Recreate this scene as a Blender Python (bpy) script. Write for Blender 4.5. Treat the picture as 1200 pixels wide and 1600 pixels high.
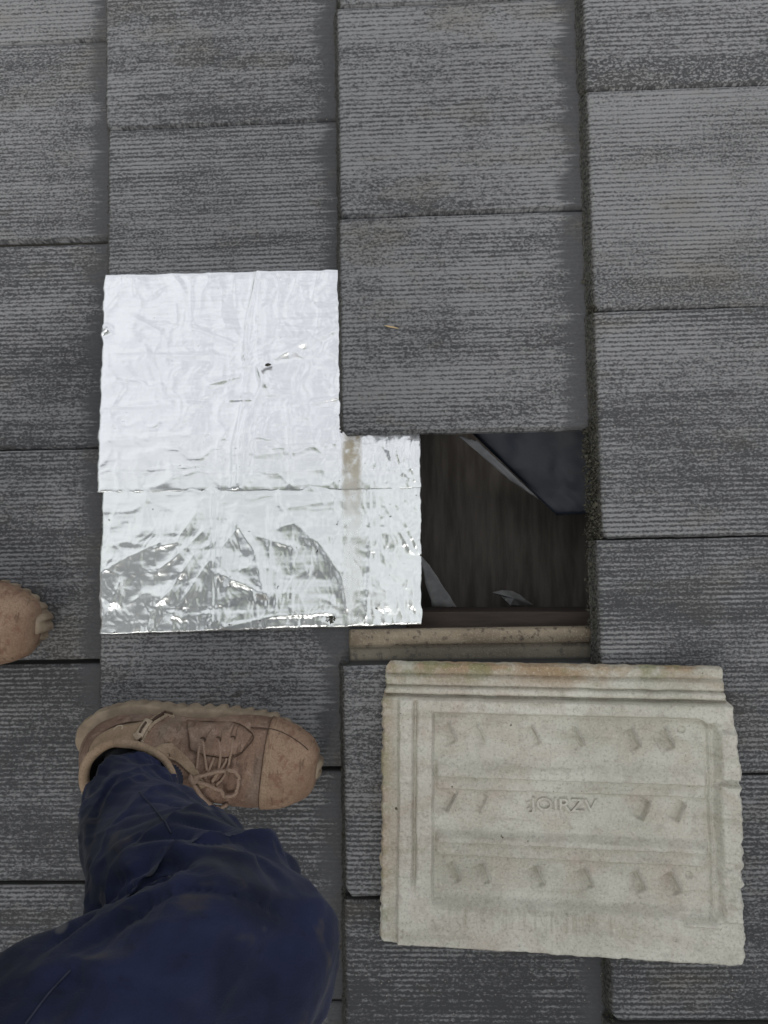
import bpy, bmesh, math, random
import numpy as np
from mathutils import Matrix, Vector, Euler
from mathutils.bvhtree import BVHTree

for o in list(bpy.data.objects):
    bpy.data.objects.remove(o)
SC = bpy.context.scene
COL = SC.collection
R = math.radians
rng = np.random.default_rng(7)
random.seed(7)

# ------------------------------------------------------------------ camera, sky, sun, exposure
# The roof is modelled in its own frame (x up the slope, y along the courses, z off the
# surface); PLACE pitches it by 18 degrees and lifts it to eaves height.
PITCH = R(18)
PLACE = Matrix.Translation((0, 0, 4.0)) @ Matrix.Rotation(-PITCH, 4, 'Y')
CAM_LOC = Vector((0.5, -0.6744, 1.0133))
CAM_ROT = Euler((0.0592, 0.1084, -0.0097), 'XYZ').to_matrix()
F_PX = 1200.0

cam = bpy.data.cameras.new('camera')
cam.sensor_fit = 'VERTICAL'
cam.sensor_height = 36.0
cam.lens = 27.0
cam.clip_start = 0.02
cam.clip_end = 2000
camo = bpy.data.objects.new('camera', cam)
COL.objects.link(camo)
camo.matrix_world = PLACE @ Matrix.Translation(CAM_LOC) @ CAM_ROT.to_4x4()
SC.camera = camo

SUN_DIR_ROOF = Vector((-0.15, -0.72, 0.68)).normalized()      # towards the light, roof frame
sun_w = (PLACE.to_3x3() @ SUN_DIR_ROOF).normalized()
sun_el = math.asin(sun_w.z)
sun_az = math.atan2(sun_w.x, sun_w.y)

world = bpy.data.worlds.new('World')
SC.world = world
world.use_nodes = True
wt = world.node_tree
for n in list(wt.nodes):
    wt.nodes.remove(n)
w_out = wt.nodes.new('ShaderNodeOutputWorld')
w_bg = wt.nodes.new('ShaderNodeBackground')
w_bg.inputs['Strength'].default_value = 0.078
w_sky = wt.nodes.new('ShaderNodeTexSky')
w_sky.sky_type = 'NISHITA'
w_sky.sun_disc = False
w_sky.sun_elevation = sun_el
w_sky.sun_rotation = sun_az
w_tc = wt.nodes.new('ShaderNodeTexCoord')
w_n = wt.nodes.new('ShaderNodeTexNoise')
w_n.inputs['Scale'].default_value = 4.5
w_n.inputs['Detail'].default_value = 5
wt.links.new(w_tc.outputs['Generated'], w_n.inputs['Vector'])
w_r = wt.nodes.new('ShaderNodeValToRGB')                      # overcast cloud deck, a little uneven
w_r.color_ramp.elements[0].position = 0.36
w_r.color_ramp.elements[0].color = (5.6, 5.8, 6.2, 1)
w_r.color_ramp.elements[1].position = 0.62
w_r.color_ramp.elements[1].color = (11.0, 11.1, 11.3, 1)
wt.links.new(w_n.outputs['Fac'], w_r.inputs['Fac'])
w_m = wt.nodes.new('ShaderNodeMix')
w_m.data_type = 'RGBA'
w_m.inputs['Factor'].default_value = 0.92
wt.links.new(w_sky.outputs['Color'], w_m.inputs[6])
wt.links.new(w_r.outputs['Color'], w_m.inputs[7])
wt.links.new(w_m.outputs[2], w_bg.inputs['Color'])
wt.links.new(w_bg.outputs['Background'], w_out.inputs['Surface'])

sun = bpy.data.lights.new('sun', 'SUN')
sun.energy = 1.5
sun.angle = R(30)
sun.color = (1.0, 0.96, 0.90)
suno = bpy.data.objects.new('sun', sun)
COL.objects.link(suno)
suno.rotation_euler = sun_w.to_track_quat('Z', 'Y').to_euler()
suno.location = (0, 0, 12)

SC.view_settings.view_transform = 'Standard'
SC.view_settings.look = 'None'
SC.view_settings.exposure = 0.3
SC.view_settings.gamma = 1.0
SC.view_settings.use_curve_mapping = False

# ------------------------------------------------------------------ helpers
def U(px, py, z=0.0):
    """Point of the roof frame seen at photo pixel (px, py) at height z off the roof."""
    d = CAM_ROT @ Vector(((px - 600) / F_PX, (800 - py) / F_PX, -1.0))
    return CAM_LOC + d * ((z - CAM_LOC.z) / d.z)

def ray(px, py):
    return CAM_LOC, (CAM_ROT @ Vector(((px - 600) / F_PX, (800 - py) / F_PX, -1.0))).normalized()

def vnoise(x, y, seed=0):
    """2-D value noise in 0..1."""
    x = np.asarray(x, float); y = np.asarray(y, float)
    xi = np.floor(x).astype(np.int64); yi = np.floor(y).astype(np.int64)
    fx = x - xi; fy = y - yi
    fx = fx * fx * fx * (fx * (fx * 6 - 15) + 10); fy = fy * fy * fy * (fy * (fy * 6 - 15) + 10)
    def h(a, b):
        n = (a * 374761393 + b * 668265263 + seed * 2147483) & 0xffffffff
        n = ((n ^ (n >> 13)) * 1274126177) & 0xffffffff
        return ((n ^ (n >> 16)) & 0xffff) / 65535.0
    return (h(xi, yi) * (1 - fx) * (1 - fy) + h(xi + 1, yi) * fx * (1 - fy)
            + h(xi, yi + 1) * (1 - fx) * fy + h(xi + 1, yi + 1) * fx * fy)

def fbm(x, y, seed=0, oct=3):
    s = 0; a = 1; t = 0
    for i in range(oct):
        s = s + a * vnoise(x * 2 ** i, y * 2 ** i, seed + i * 17); t += a; a *= 0.5
    return s / t

def sstep(a, b, x):
    t = np.clip((x - a) / (b - a), 0, 1)
    return t * t * (3 - 2 * t)

def sbox(x, a, b, w):
    return sstep(a - w / 2, a + w / 2, x) * (1 - sstep(b - w / 2, b + w / 2, x))

def mesh_from(name, verts, faces, smooth=True):
    me = bpy.data.meshes.new(name)
    me.from_pydata([tuple(map(float, v)) for v in verts], [], [tuple(int(i) for i in f) for f in faces])
    if smooth:
        me.polygons.foreach_set('use_smooth', [True] * len(me.polygons))
    me.update()
    return me

def link(name, me, mats=None, parent=None, kind=None, label=None, cat=None, group=None):
    o = bpy.data.objects.new(name, me)
    COL.objects.link(o)
    if mats is not None and me is not None:
        for m in (mats if isinstance(mats, (list, tuple)) else [mats]):
            if m.name not in [x.name for x in me.materials if x]:
                me.materials.append(m)
    if parent is not None:
        o.parent = parent
    if kind: o['kind'] = kind
    if label: o['label'] = label
    if cat: o['category'] = cat
    if group: o['group'] = group
    return o

def grid_faces(nu, nv, closed=False, off=0):
    f = []
    for i in range(nu - 1):
        for j in range(nv if closed else nv - 1):
            k = (j + 1) % nv
            f.append((off + i * nv + j, off + (i + 1) * nv + j, off + (i + 1) * nv + k, off + i * nv + k))
    return f

def catmull(P, n):
    P = np.asarray(P, float)
    m = len(P) - 1
    Q = np.vstack([2 * P[0] - P[1], P, 2 * P[-1] - P[-2]])
    out = []
    for s in np.linspace(0, m, n):
        i = min(int(s), m - 1); t = s - i
        a, b, c, d = Q[i], Q[i + 1], Q[i + 2], Q[i + 3]
        out.append(0.5 * ((2 * b) + (-a + c) * t + (2 * a - 5 * b + 4 * c - d) * t * t + (-a + 3 * b - 3 * c + d) * t ** 3))
    return np.array(out)

def tube_data(P, rad, seg=8, ref=(0, 0, 1), disp=None, caps=True):
    """Swept tube: P (n,3), rad (n,) or (n,2)."""
    P = np.asarray(P, float); n = len(P)
    rad = np.asarray(rad, float)
    if rad.ndim == 0: rad = np.full(n, float(rad))
    if rad.ndim == 1: rad = np.stack([rad, rad], 1)
    T = np.gradient(P, axis=0); T /= np.linalg.norm(T, axis=1)[:, None] + 1e-12
    a = np.array(ref, float); a = a - T[0] * (a @ T[0])
    if np.linalg.norm(a) < 1e-3: a = np.array([1, 0, 0.0]) - T[0] * T[0][0]
    a /= np.linalg.norm(a)
    V = []
    ang = np.linspace(0, 2 * np.pi, seg, endpoint=False)
    for i in range(n):
        a = a - T[i] * (a @ T[i]); a /= np.linalg.norm(a)
        b = np.cross(T[i], a)
        d = disp(i / (n - 1), ang) if disp is not None else np.zeros(seg)
        V.append(P[i] + np.outer(np.cos(ang) * (rad[i, 0] + d), a) + np.outer(np.sin(ang) * (rad[i, 1] + d), b))
    V = np.vstack(V)
    Fc = grid_faces(n, seg, True)
    if caps:
        Fc.append(tuple(range(seg))); Fc.append(tuple(range((n - 1) * seg, n * seg))[::-1])
    return V, Fc

class MB:
    def __init__(s): s.v = []; s.f = []
    def add(s, V, Fc):
        o = len(s.v); s.v.extend([tuple(x) for x in V]); s.f.extend([tuple(i + o for i in f) for f in Fc]); return s
    def tube(s, P, r, seg=8, n=None, ref=(0, 0, 1)):
        P = np.asarray([tuple(p) for p in P], float)
        if n: P = catmull(P, n)
        return s.add(*tube_data(P, r, seg, ref))
    def box(s, c, size, rot=None):
        x, y, z = [k / 2 for k in size]
        V = np.array([(i * x, j * y, k * z) for i in (-1, 1) for j in (-1, 1) for k in (-1, 1)])
        if rot is not None: V = V @ np.array(rot).T
        return s.add(V + np.array(c), [(0, 1, 3, 2), (4, 6, 7, 5), (0, 4, 5, 1), (2, 3, 7, 6), (0, 2, 6, 4), (1, 5, 7, 3)])
    def mesh(s, name, smooth=True): return mesh_from(name, s.v, s.f, smooth)

# ------------------------------------------------------------------ material helper
class G:
    """Small node-graph helper."""
    def __init__(s, name):
        s.m = bpy.data.materials.new(name); s.m.use_nodes = True
        s.t = s.m.node_tree
        for n in list(s.t.nodes): s.t.nodes.remove(n)
        s.out = s.n('ShaderNodeOutputMaterial'); s.b = s.n('ShaderNodeBsdfPrincipled')
        s.t.links.new(s.b.outputs[0], s.out.inputs['Surface'])
    def n(s, typ, **kw):
        n = s.t.nodes.new(typ)
        for k, v in kw.items(): setattr(n, k, v)
        return n
    def put(s, sock, v):
        if hasattr(v, 'is_output'): s.t.links.new(v, sock)
        else:
            if isinstance(v, (tuple, list)) and len(v) == 3 and sock.type == 'RGBA': v = (*v, 1)
            sock.default_value = v
    def set(s, key, v): s.put(s.b.inputs[key], v)
    def math(s, op, a, b=0.0, c=None, clamp=False):
        n = s.n('ShaderNodeMath', operation=op); n.use_clamp = clamp
        s.put(n.inputs[0], a); s.put(n.inputs[1], b)
        if c is not None: s.put(n.inputs[2], c)
        return n.outputs[0]
    def vmath(s, op, a, b):
        n = s.n('ShaderNodeVectorMath', operation=op); s.put(n.inputs[0], a); s.put(n.inputs[1], b); return n.outputs[0]
    def step(s, a, b, x):
        n = s.n('ShaderNodeMapRange', interpolation_type='SMOOTHSTEP')
        s.put(n.inputs['Value'], x); n.inputs['From Min'].default_value = a; n.inputs['From Max'].default_value = b
        return n.outputs[0]
    def coord(s): return s.n('ShaderNodeTexCoord').outputs['Object']
    def sep(s, v):
        n = s.n('ShaderNodeSeparateXYZ'); s.put(n.inputs[0], v); return n.outputs
    def noise(s, v, scale=1.0, detail=2.0, rough=0.5, dist=0.0):
        n = s.n('ShaderNodeTexNoise'); s.put(n.inputs['Vector'], v)
        n.inputs['Scale'].default_value = scale; n.inputs['Detail'].default_value = detail
        n.inputs['Roughness'].default_value = rough; n.inputs['Distortion'].default_value = dist
        return n.outputs['Fac']
    def mix(s, f, a, b, mode='MIX'):
        n = s.n('ShaderNodeMix', data_type='RGBA', blend_type=mode)
        s.put(n.inputs[0], f); s.put(n.inputs[6], a); s.put(n.inputs[7], b); return n.outputs[2]
    def bump(s, h, strength=0.5, dist=0.001, normal=None):
        n = s.n('ShaderNodeBump'); n.inputs['Strength'].default_value = strength; n.inputs['Distance'].default_value = dist
        s.put(n.inputs['Height'], h)
        if normal is not None: s.put(n.inputs['Normal'], normal)
        s.set('Normal', n.outputs[0]); return n.outputs[0]
    def rand(s): return s.n('ShaderNodeObjectInfo').outputs['Random']

GAUGE = 0.336; TW = 0.3015; STEP = 0.024

def mat_tile():
    g = G('painted_concrete_tile')
    P = g.coord(); r = g.rand()
    x, y, z = g.sep(P)
    comb = g.n('ShaderNodeCombineXYZ'); 
    g.put(comb.inputs[0], g.math('MULTIPLY', r, 37.0)); g.put(comb.inputs[1], g.math('MULTIPLY', r, 91.0)); g.put(comb.inputs[2], g.math('MULTIPLY', r, 53.0))
    Q = g.vmath('ADD', P, comb.outputs[0])
    streak = g.noise(g.vmath('MULTIPLY', Q, (55, 300, 10)), 1, 3, 0.65)
    streak2 = g.noise(g.vmath('MULTIPLY', Q, (5, 110, 10)), 1, 2, 0.5)
    speck = g.noise(g.vmath('MULTIPLY', Q, (270, 420, 50)), 1, 3, 0.7)
    broad = g.noise(g.vmath('MULTIPLY', Q, (1.6, 17, 3)), 1, 2, 0.5)
    patch = g.noise(g.vmath('MULTIPLY', Q, (8, 10, 3)), 1, 3, 0.55)
    wob = g.math('MULTIPLY', g.noise(g.vmath('MULTIPLY', Q, (1.2, 20, 3)), 1, 2), 4.5)
    rib = g.math('SINE', g.math('ADD', g.math('MULTIPLY', y, 2 * math.pi / 0.0062), wob))
    wear_shade = g.sep(g.n('ShaderNodeObjectInfo').outputs['Color'])[0]      # per-tile paint wear, plus shade painted in towards the lower rows
    v = g.math('MULTIPLY', streak, 0.36)
    v = g.math('ADD', v, g.math('MULTIPLY', streak2, 0.26))
    v = g.math('ADD', v, g.math('MULTIPLY', speck, 0.95))
    v = g.math('ADD', v, g.math('MULTIPLY', broad, 0.26))
    v = g.math('ADD', v, g.math('MULTIPLY', patch, 0.24))
    v = g.math('ADD', v, g.math('MULTIPLY', g.math('MULTIPLY', rib, g.step(0.25, 0.75, patch)), 0.13))
    v = g.math('ADD', v, g.math('MULTIPLY', g.math('SUBTRACT', wear_shade, 0.5), 0.40))
    light = g.step(0.91, 1.19, v)
    line = g.math('MULTIPLY', g.step(0.55, 0.95, g.math('MULTIPLY', rib, -1.0)), g.step(0.40, 0.62, streak2))
    light = g.math('MULTIPLY', light, g.math('SUBTRACT', 1.0, g.math('MULTIPLY', line, 0.50)))
    # water stain held along the lower side joint of some tiles
    sg = g.sep(g.n('ShaderNodeObjectInfo').outputs['Color'])[1]
    stn = g.step(0.044, 0.036, g.math('ADD', y, g.math('MULTIPLY', g.math('SUBTRACT', streak, 0.5), 0.010)))
    light = g.math('MULTIPLY', light, g.math('SUBTRACT', 1.0, g.math('MULTIPLY', stn, g.math('MULTIPLY', sg, g.step(0.60, 0.45, speck)))))
    # sheltered band below the next course: paint still dark, with a fingered border
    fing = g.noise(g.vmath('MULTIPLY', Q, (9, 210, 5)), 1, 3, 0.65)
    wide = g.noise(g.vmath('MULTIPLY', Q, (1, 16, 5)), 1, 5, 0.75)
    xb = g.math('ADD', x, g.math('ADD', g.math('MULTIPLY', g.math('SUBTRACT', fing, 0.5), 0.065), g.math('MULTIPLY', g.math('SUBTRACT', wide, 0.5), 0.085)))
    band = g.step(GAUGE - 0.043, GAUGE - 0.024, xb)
    tint = g.noise(g.vmath('MULTIPLY', Q, (4, 6, 3)), 1, 2)
    dark = g.mix(tint, (0.052, 0.052, 0.054), (0.068, 0.069, 0.072))
    lightc = g.mix(tint, (0.232, 0.231, 0.230), (0.262, 0.265, 0.270))
    c = g.mix(light, dark, lightc)
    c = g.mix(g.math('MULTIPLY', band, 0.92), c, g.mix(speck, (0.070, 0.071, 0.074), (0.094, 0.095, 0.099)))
    brn = g.noise(g.vmath('MULTIPLY', Q, (6, 13, 4)), 1, 3, 0.6)
    c = g.mix(g.math('MULTIPLY', g.step(0.52, 0.74, brn), 0.45), c, g.mix(light, (0.070, 0.062, 0.050), (0.205, 0.188, 0.160)))
    # soiled front edge
    dn = g.noise(g.vmath('MULTIPLY', Q, (300, 300, 300)), 1, 3, 0.7)
    edge = g.step(0.0025, -0.0025, g.math('ADD', x, g.math('MULTIPLY', g.math('SUBTRACT', dn, 0.5), 0.006)))
    soil = g.mix(g.step(0.35, 0.65, dn), (0.020, 0.020, 0.018), (0.105, 0.102, 0.092))
    c = g.mix(edge, c, soil)
    sp2 = g.noise(g.vmath('MULTIPLY', Q, (28, 45, 9)), 1, 2, 0.6)
    c = g.mix(g.math('MULTIPLY', g.step(0.70, 0.78, sp2), 0.6), c, (0.055, 0.052, 0.045))
    g.set('Base Color', c)
    g.set('Roughness', g.math('ADD', 0.78, g.math('MULTIPLY', light, 0.12)))
    g.b.inputs['Specular IOR Level'].default_value = 0.25
    h = g.math('ADD', g.math('MULTIPLY', v, 1.0), g.math('MULTIPLY', rib, 0.16))
    h = g.math('ADD', h, g.math('MULTIPLY', speck, 0.35))
    g.bump(h, 0.55, 0.0011)
    return g.m

def mat_ledge():
    g = G('bare_concrete_ledge')
    P = g.coord()
    y = g.sep(P)[1]
    n = g.noise(g.vmath('MULTIPLY', P, (8, 25, 8)), 1, 3, 0.6)
    n2 = g.noise(P, 420, 3, 0.7)
    n3 = g.noise(P, 95, 3, 0.6)
    c = g.mix(g.step(0.3, 0.7, n), (0.16, 0.125, 0.085), (0.30, 0.25, 0.18))
    c = g.mix(g.math('MULTIPLY', g.step(0.54, 0.66, n3), 0.8), c, (0.075, 0.055, 0.045))
    c = g.mix(g.math('MULTIPLY', g.step(0.5, 0.75, n2), 0.7), c, (0.42, 0.38, 0.28))
    c = g.mix(g.math('MULTIPLY', g.step(TW + 0.024, TW + 0.016, y), 0.62), c, (0.075, 0.075, 0.062))
    c = g.mix(g.step(TW + 0.004, TW - 0.001, y), c, (0.034, 0.034, 0.032))
    g.set('Base Color', c); g.set('Roughness', 0.9)
    g.bump(g.math('ADD', n2, n3), 0.7, 0.0012)
    return g.m

def mat_loose():
    g = G('bare_cast_concrete')
    P = g.coord(); x, y, z = g.sep(P)
    a = g.noise(P, 7, 4, 0.55); b = g.noise(P, 16, 4, 0.6, 0.4)
    st = g.noise(g.vmath('MULTIPLY', P, (6, 60, 6)), 1, 3, 0.6)
    fine = g.noise(P, 330, 3, 0.85); mid = g.noise(P, 60, 4, 0.65)
    c = g.mix(g.step(0.3, 0.7, a), (0.43, 0.415, 0.345), (0.62, 0.61, 0.535))
    c = g.mix(g.math('MULTIPLY', g.step(0.44, 0.72, b), 0.60), c, (0.46, 0.385, 0.325))
    c = g.mix(g.math('MULTIPLY', g.step(0.52, 0.70, st), 0.40), c, (0.33, 0.31, 0.24))
    c = g.mix(g.math('MULTIPLY', g.step(0.48, 0.70, mid), 0.32), c, (0.29, 0.26, 0.215))
    # ochre weathering along the rims that lay in the side lap and at the nose
    rim = g.math('MAXIMUM', g.step(0.05, 0.0, g.math('ADD', x, g.math('MULTIPLY', b, 0.03))), g.step(0.032, 0.0, g.math('SUBTRACT', g.math('MULTIPLY', y, -1.0), g.math('MULTIPLY', g.math('SUBTRACT', a, 0.5), 0.03))))
    c = g.mix(g.math('MULTIPLY', rim, g.step(0.35, 0.62, b)), c, (0.34, 0.245, 0.15))
    gm = g.noise(P, 26, 3, 0.6)
    c = g.mix(g.math('MULTIPLY', g.math('MULTIPLY', rim, g.step(0.50, 0.62, gm)), 0.7), c, (0.21, 0.215, 0.10))
    c = g.mix(g.math('MULTIPLY', g.step(0.52, 0.68, fine), 0.52), c, (0.19, 0.175, 0.14))
    c = g.mix(g.math('MULTIPLY', g.step(0.45, 0.33, fine), 0.42), c, (0.72, 0.69, 0.60))
    pit = g.noise(P, 110, 2, 0.5)
    c = g.mix(g.step(0.755, 0.79, pit), c, (0.10, 0.085, 0.06))
    # groove shade painted in with the grime, by height of the cast face
    c = g.mix(g.math('MULTIPLY', g.step(0.0105, 0.0055, z), 0.45), c, (0.19, 0.155, 0.11))
    g.set('Base Color', c); g.set('Roughness', 0.93)
    g.b.inputs['Specular IOR Level'].default_value = 0.2
    g.bump(g.math('ADD', fine, g.math('MULTIPLY', mid, 1.6)), 0.55, 0.0012)
    return g.m

def mat_foil():
    g = G('aluminium_foil')
    P = g.coord(); x, y, z = g.sep(P)
    n1 = g.noise(P, 34, 4, 0.55, 0.3); n2 = g.noise(g.vmath('MULTIPLY', P, (40, 260, 40)), 1, 3, 0.6)
    n3 = g.noise(P, 240, 3, 0.7); n4 = g.noise(P, 70, 3, 0.6)
    # dried dirt where the nose of the lifted tile used to sit
    stripe = g.math('MULTIPLY', g.step(0.332, 0.340, g.math('ADD', x, g.math('MULTIPLY', n4, 0.006))), g.step(0.364, 0.355, g.math('ADD', x, g.math('MULTIPLY', n3, 0.006))))
    fade = g.step(-0.65, -0.52, y)
    dirt = g.math('MULTIPLY', stripe, g.math('ADD', 0.10, g.math('MULTIPLY', fade, 0.85)))
    dirt = g.math('MULTIPLY', dirt, g.step(0.25, 0.55, n4))
    low = g.step(-0.48, -0.62, y)
    dots = g.math('MULTIPLY', g.step(0.73, 0.76, g.noise(P, 150, 2, 0.5)), g.math('ADD', 0.12, low))
    dots = g.math('MINIMUM', dots, 1.0)
    c = g.mix(g.math('MULTIPLY', low, 0.4), (0.95, 0.96, 0.98), (0.88, 0.95, 0.88))  # green reflection on the lower sheet painted into the base colour
    c = g.mix(dirt, c, (0.50, 0.43, 0.30))
    c = g.mix(dots, c, (0.10, 0.095, 0.08))
    g.set('Base Color', c)
    g.set('Metallic', g.math('SUBTRACT', g.math('SUBTRACT', 0.83, g.math('MULTIPLY', low, 0.17)), g.math('MAXIMUM', g.math('MULTIPLY', dirt, 0.9), dots)))
    g.set('Roughness', g.math('ADD', 0.17, g.math('ADD', g.math('MULTIPLY', n1, 0.12), g.math('MULTIPLY', dirt, 0.5)))); g.b.inputs['Specular IOR Level'].default_value = 0.6
    g.bump(g.math('ADD', g.math('ADD', n1, g.math('MULTIPLY', n2, 0.12)), g.math('MULTIPLY', n3, 0.12)), 0.35, 0.0022)
    return g.m

def mat_simple(name, a, b, scale=30, rough=0.85, bump=0.4, dist=0.001, stretch=(1, 1, 1), detail=4):
    g = G(name); P = g.vmath('MULTIPLY', g.coord(), stretch)
    n = g.noise(P, scale, detail, 0.6)
    g.set('Base Color', g.mix(g.step(0.3, 0.7, n), a, b)); g.set('Roughness', rough)
    if bump: g.bump(n, bump, dist)
    return g.m

def mat_leather(name, a, b, scuff, grey, amt=0.5):
    g = G(name); P = g.coord(); x, y, z = g.sep(P)
    n1 = g.noise(P, 18, 4, 0.6, 0.5); n2 = g.noise(P, 60, 4, 0.65, 0.3); n3 = g.noise(P, 420, 3, 0.7)
    cr = g.noise(g.vmath('MULTIPLY', P, (160, 28, 60)), 1, 3, 0.6, 0.6)
    c = g.mix(g.step(0.3, 0.7, n1), a, b)
    c = g.mix(g.math('MULTIPLY', g.step(0.5, 0.66, n2), amt), c, scuff)
    c = g.mix(g.math('MULTIPLY', g.step(0.56, 0.66, cr), amt), c, tuple(k * 0.55 for k in a))
    dust = g.noise(g.vmath('MULTIPLY', P, (26, 9, 12)), 1, 3, 0.5)
    c = g.mix(g.math('MULTIPLY', g.step(0.52, 0.70, dust), 0.55), c, grey)
    c = g.mix(g.math('MULTIPLY', g.step(0.38, 0.68, n3), 0.42), c, tuple(k * 0.5 for k in a))
    g.set('Base Color', c); g.set('Roughness', 0.82); g.b.inputs['Specular IOR Level'].default_value = 0.25
    g.bump(g.math('ADD', g.math('ADD', n2, cr), g.math('MULTIPLY', n3, 0.5)), 0.6, 0.0014)
    return g.m

def mat_cloth():
    g = G('navy_work_cloth'); P = g.coord()
    n1 = g.noise(P, 9, 4, 0.6); n2 = g.noise(P, 48, 4, 0.6, 0.6); w = g.noise(P, 900, 2, 0.6)
    spot = g.noise(P, 46, 1, 0.4); sm = g.noise(g.vmath('MULTIPLY', P, (14, 40, 40)), 1, 3, 0.5)
    c = g.mix(g.step(0.3, 0.7, n1), (0.0115, 0.0145, 0.027), (0.0230, 0.0285, 0.068))
    c = g.mix(g.math('MULTIPLY', g.step(0.55, 0.75, n2), 0.5), c, (0.010, 0.012, 0.018))
    c = g.mix(g.math('MULTIPLY', g.step(0.60, 0.76, sm), 0.40), c, (0.085, 0.075, 0.06))
    c = g.mix(g.math('MULTIPLY', g.step(0.74, 0.82, spot), 0.6), c, (0.13, 0.125, 0.12))
    g.set('Base Color', c); g.set('Roughness', 0.95); g.b.inputs['Specular IOR Level'].default_value = 0.07
    g.b.inputs['Sheen Weight'].default_value = 0.10
    g.bump(g.math('ADD', n2, g.math('MULTIPLY', w, 0.40)), 0.5, 0.0024)
    return g.m

M = dict(ledge2=mat_simple('concrete_crumb', (0.30, 0.28, 0.24), (0.48, 0.46, 0.40), 300, 0.9, 0.2), tile=mat_tile(), ledge=mat_ledge(), loose=mat_loose(), foil=mat_foil(), cloth=mat_cloth(),
         moss=mat_simple('dry_moss', (0.022, 0.021, 0.015), (0.085, 0.080, 0.058), 300, 0.95, 0.3),
         timber=mat_simple('old_timber', (0.050, 0.038, 0.030), (0.090, 0.068, 0.054), 12, 0.85, 0.4, 0.001, (1, 10, 10)),
         floor=mat_simple('dusty_attic_board', (0.14, 0.122, 0.104), (0.26, 0.235, 0.205), 9, 0.95, 0.3, 0.002, (6, 0.8, 1), 5),
         under=mat_simple('dark_blue_underlay', (0.007, 0.011, 0.021), (0.012, 0.018, 0.032), 14, 0.6, 0.4, 0.003),
         paper=mat_simple('dusty_grey_lining', (0.42, 0.42, 0.42), (0.60, 0.60, 0.59), 40, 0.8, 0.3),
         flap=mat_simple('underlay_edge', (0.11, 0.115, 0.125), (0.17, 0.175, 0.185), 30, 0.8, 0.3),
         leather=mat_leather('dusty_suede', (0.170, 0.106, 0.076), (0.290, 0.195, 0.142), (0.37, 0.265, 0.205), (0.225, 0.185, 0.145), 0.7),
         cap=mat_leather('scuffed_toe_leather', (0.24, 0.155, 0.105), (0.345, 0.240, 0.165), (0.20, 0.10, 0.07), (0.42, 0.32, 0.22), 0.75),
         lining=mat_leather('tan_collar_padding', (0.30, 0.215, 0.145), (0.39, 0.29, 0.20), (0.27, 0.19, 0.12), (0.25, 0.20, 0.13), 0.3),
         rubber=mat_simple('worn_gum_rubber', (0.21, 0.16, 0.11), (0.34, 0.27, 0.19), 40, 0.8, 0.5),
         lace=mat_simple('tan_lace_cord', (0.24, 0.165, 0.12), (0.35, 0.25, 0.185), 700, 0.9, 0.8, 0.0008),
         stitch=mat_simple('dark_seam', (0.055, 0.032, 0.022), (0.09, 0.055, 0.038), 200, 0.9, 0.2),
         zip=mat_simple('worn_zip', (0.36, 0.28, 0.20), (0.46, 0.37, 0.27), 200, 0.55, 0.2),
         sock=mat_simple('black_sock', (0.006, 0.007, 0.009), (0.014, 0.015, 0.018), 300, 0.95, 0.5),
         seam=mat_simple('navy_seam', (0.024, 0.028, 0.048), (0.036, 0.042, 0.066), 200, 0.9, 0.2),
         skin=mat_simple('skin', (0.42, 0.26, 0.19), (0.50, 0.32, 0.24), 30, 0.55, 0.1),
         jacket=mat_simple('hi_vis_jacket', (0.48, 0.66, 0.28), (0.58, 0.76, 0.34), 12, 0.85, 0.3),
         hair=mat_simple('brown_hair', (0.03, 0.02, 0.014), (0.06, 0.04, 0.026), 200, 0.7, 0.6),
         chip=mat_simple('wood_chip', (0.50, 0.36, 0.19), (0.62, 0.48, 0.28), 120, 0.8, 0.3),
         leaf=mat_simple('conifer_foliage', (0.040, 0.075, 0.022), (0.075, 0.115, 0.035), 5, 0.8, 0.0),
         grass=mat_simple('lawn', (0.035, 0.060, 0.018), (0.065, 0.10, 0.03), 2, 0.95, 0.3),
         brick=mat_simple('rendered_wall', (0.36, 0.33, 0.28), (0.42, 0.39, 0.33), 6, 0.9, 0.3))

# ------------------------------------------------------------------ ground (far below the eaves)
gr = link('ground', mesh_from('ground', [(-900, -900, 0), (900, -900, 0), (900, 900, 0), (-900, 900, 0)], [(0, 1, 2, 3)]), M['grass'], kind='structure', label='green lawn around the house far below the roof')
gr['placed'] = 1

# ------------------------------------------------------------------ the roof and its tiles
roof = link('roof', None, kind='structure', label='pitched roof of grey combed concrete tiles with two courses opened up', cat='roof')
TILT = math.atan2(STEP, GAUGE)

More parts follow.
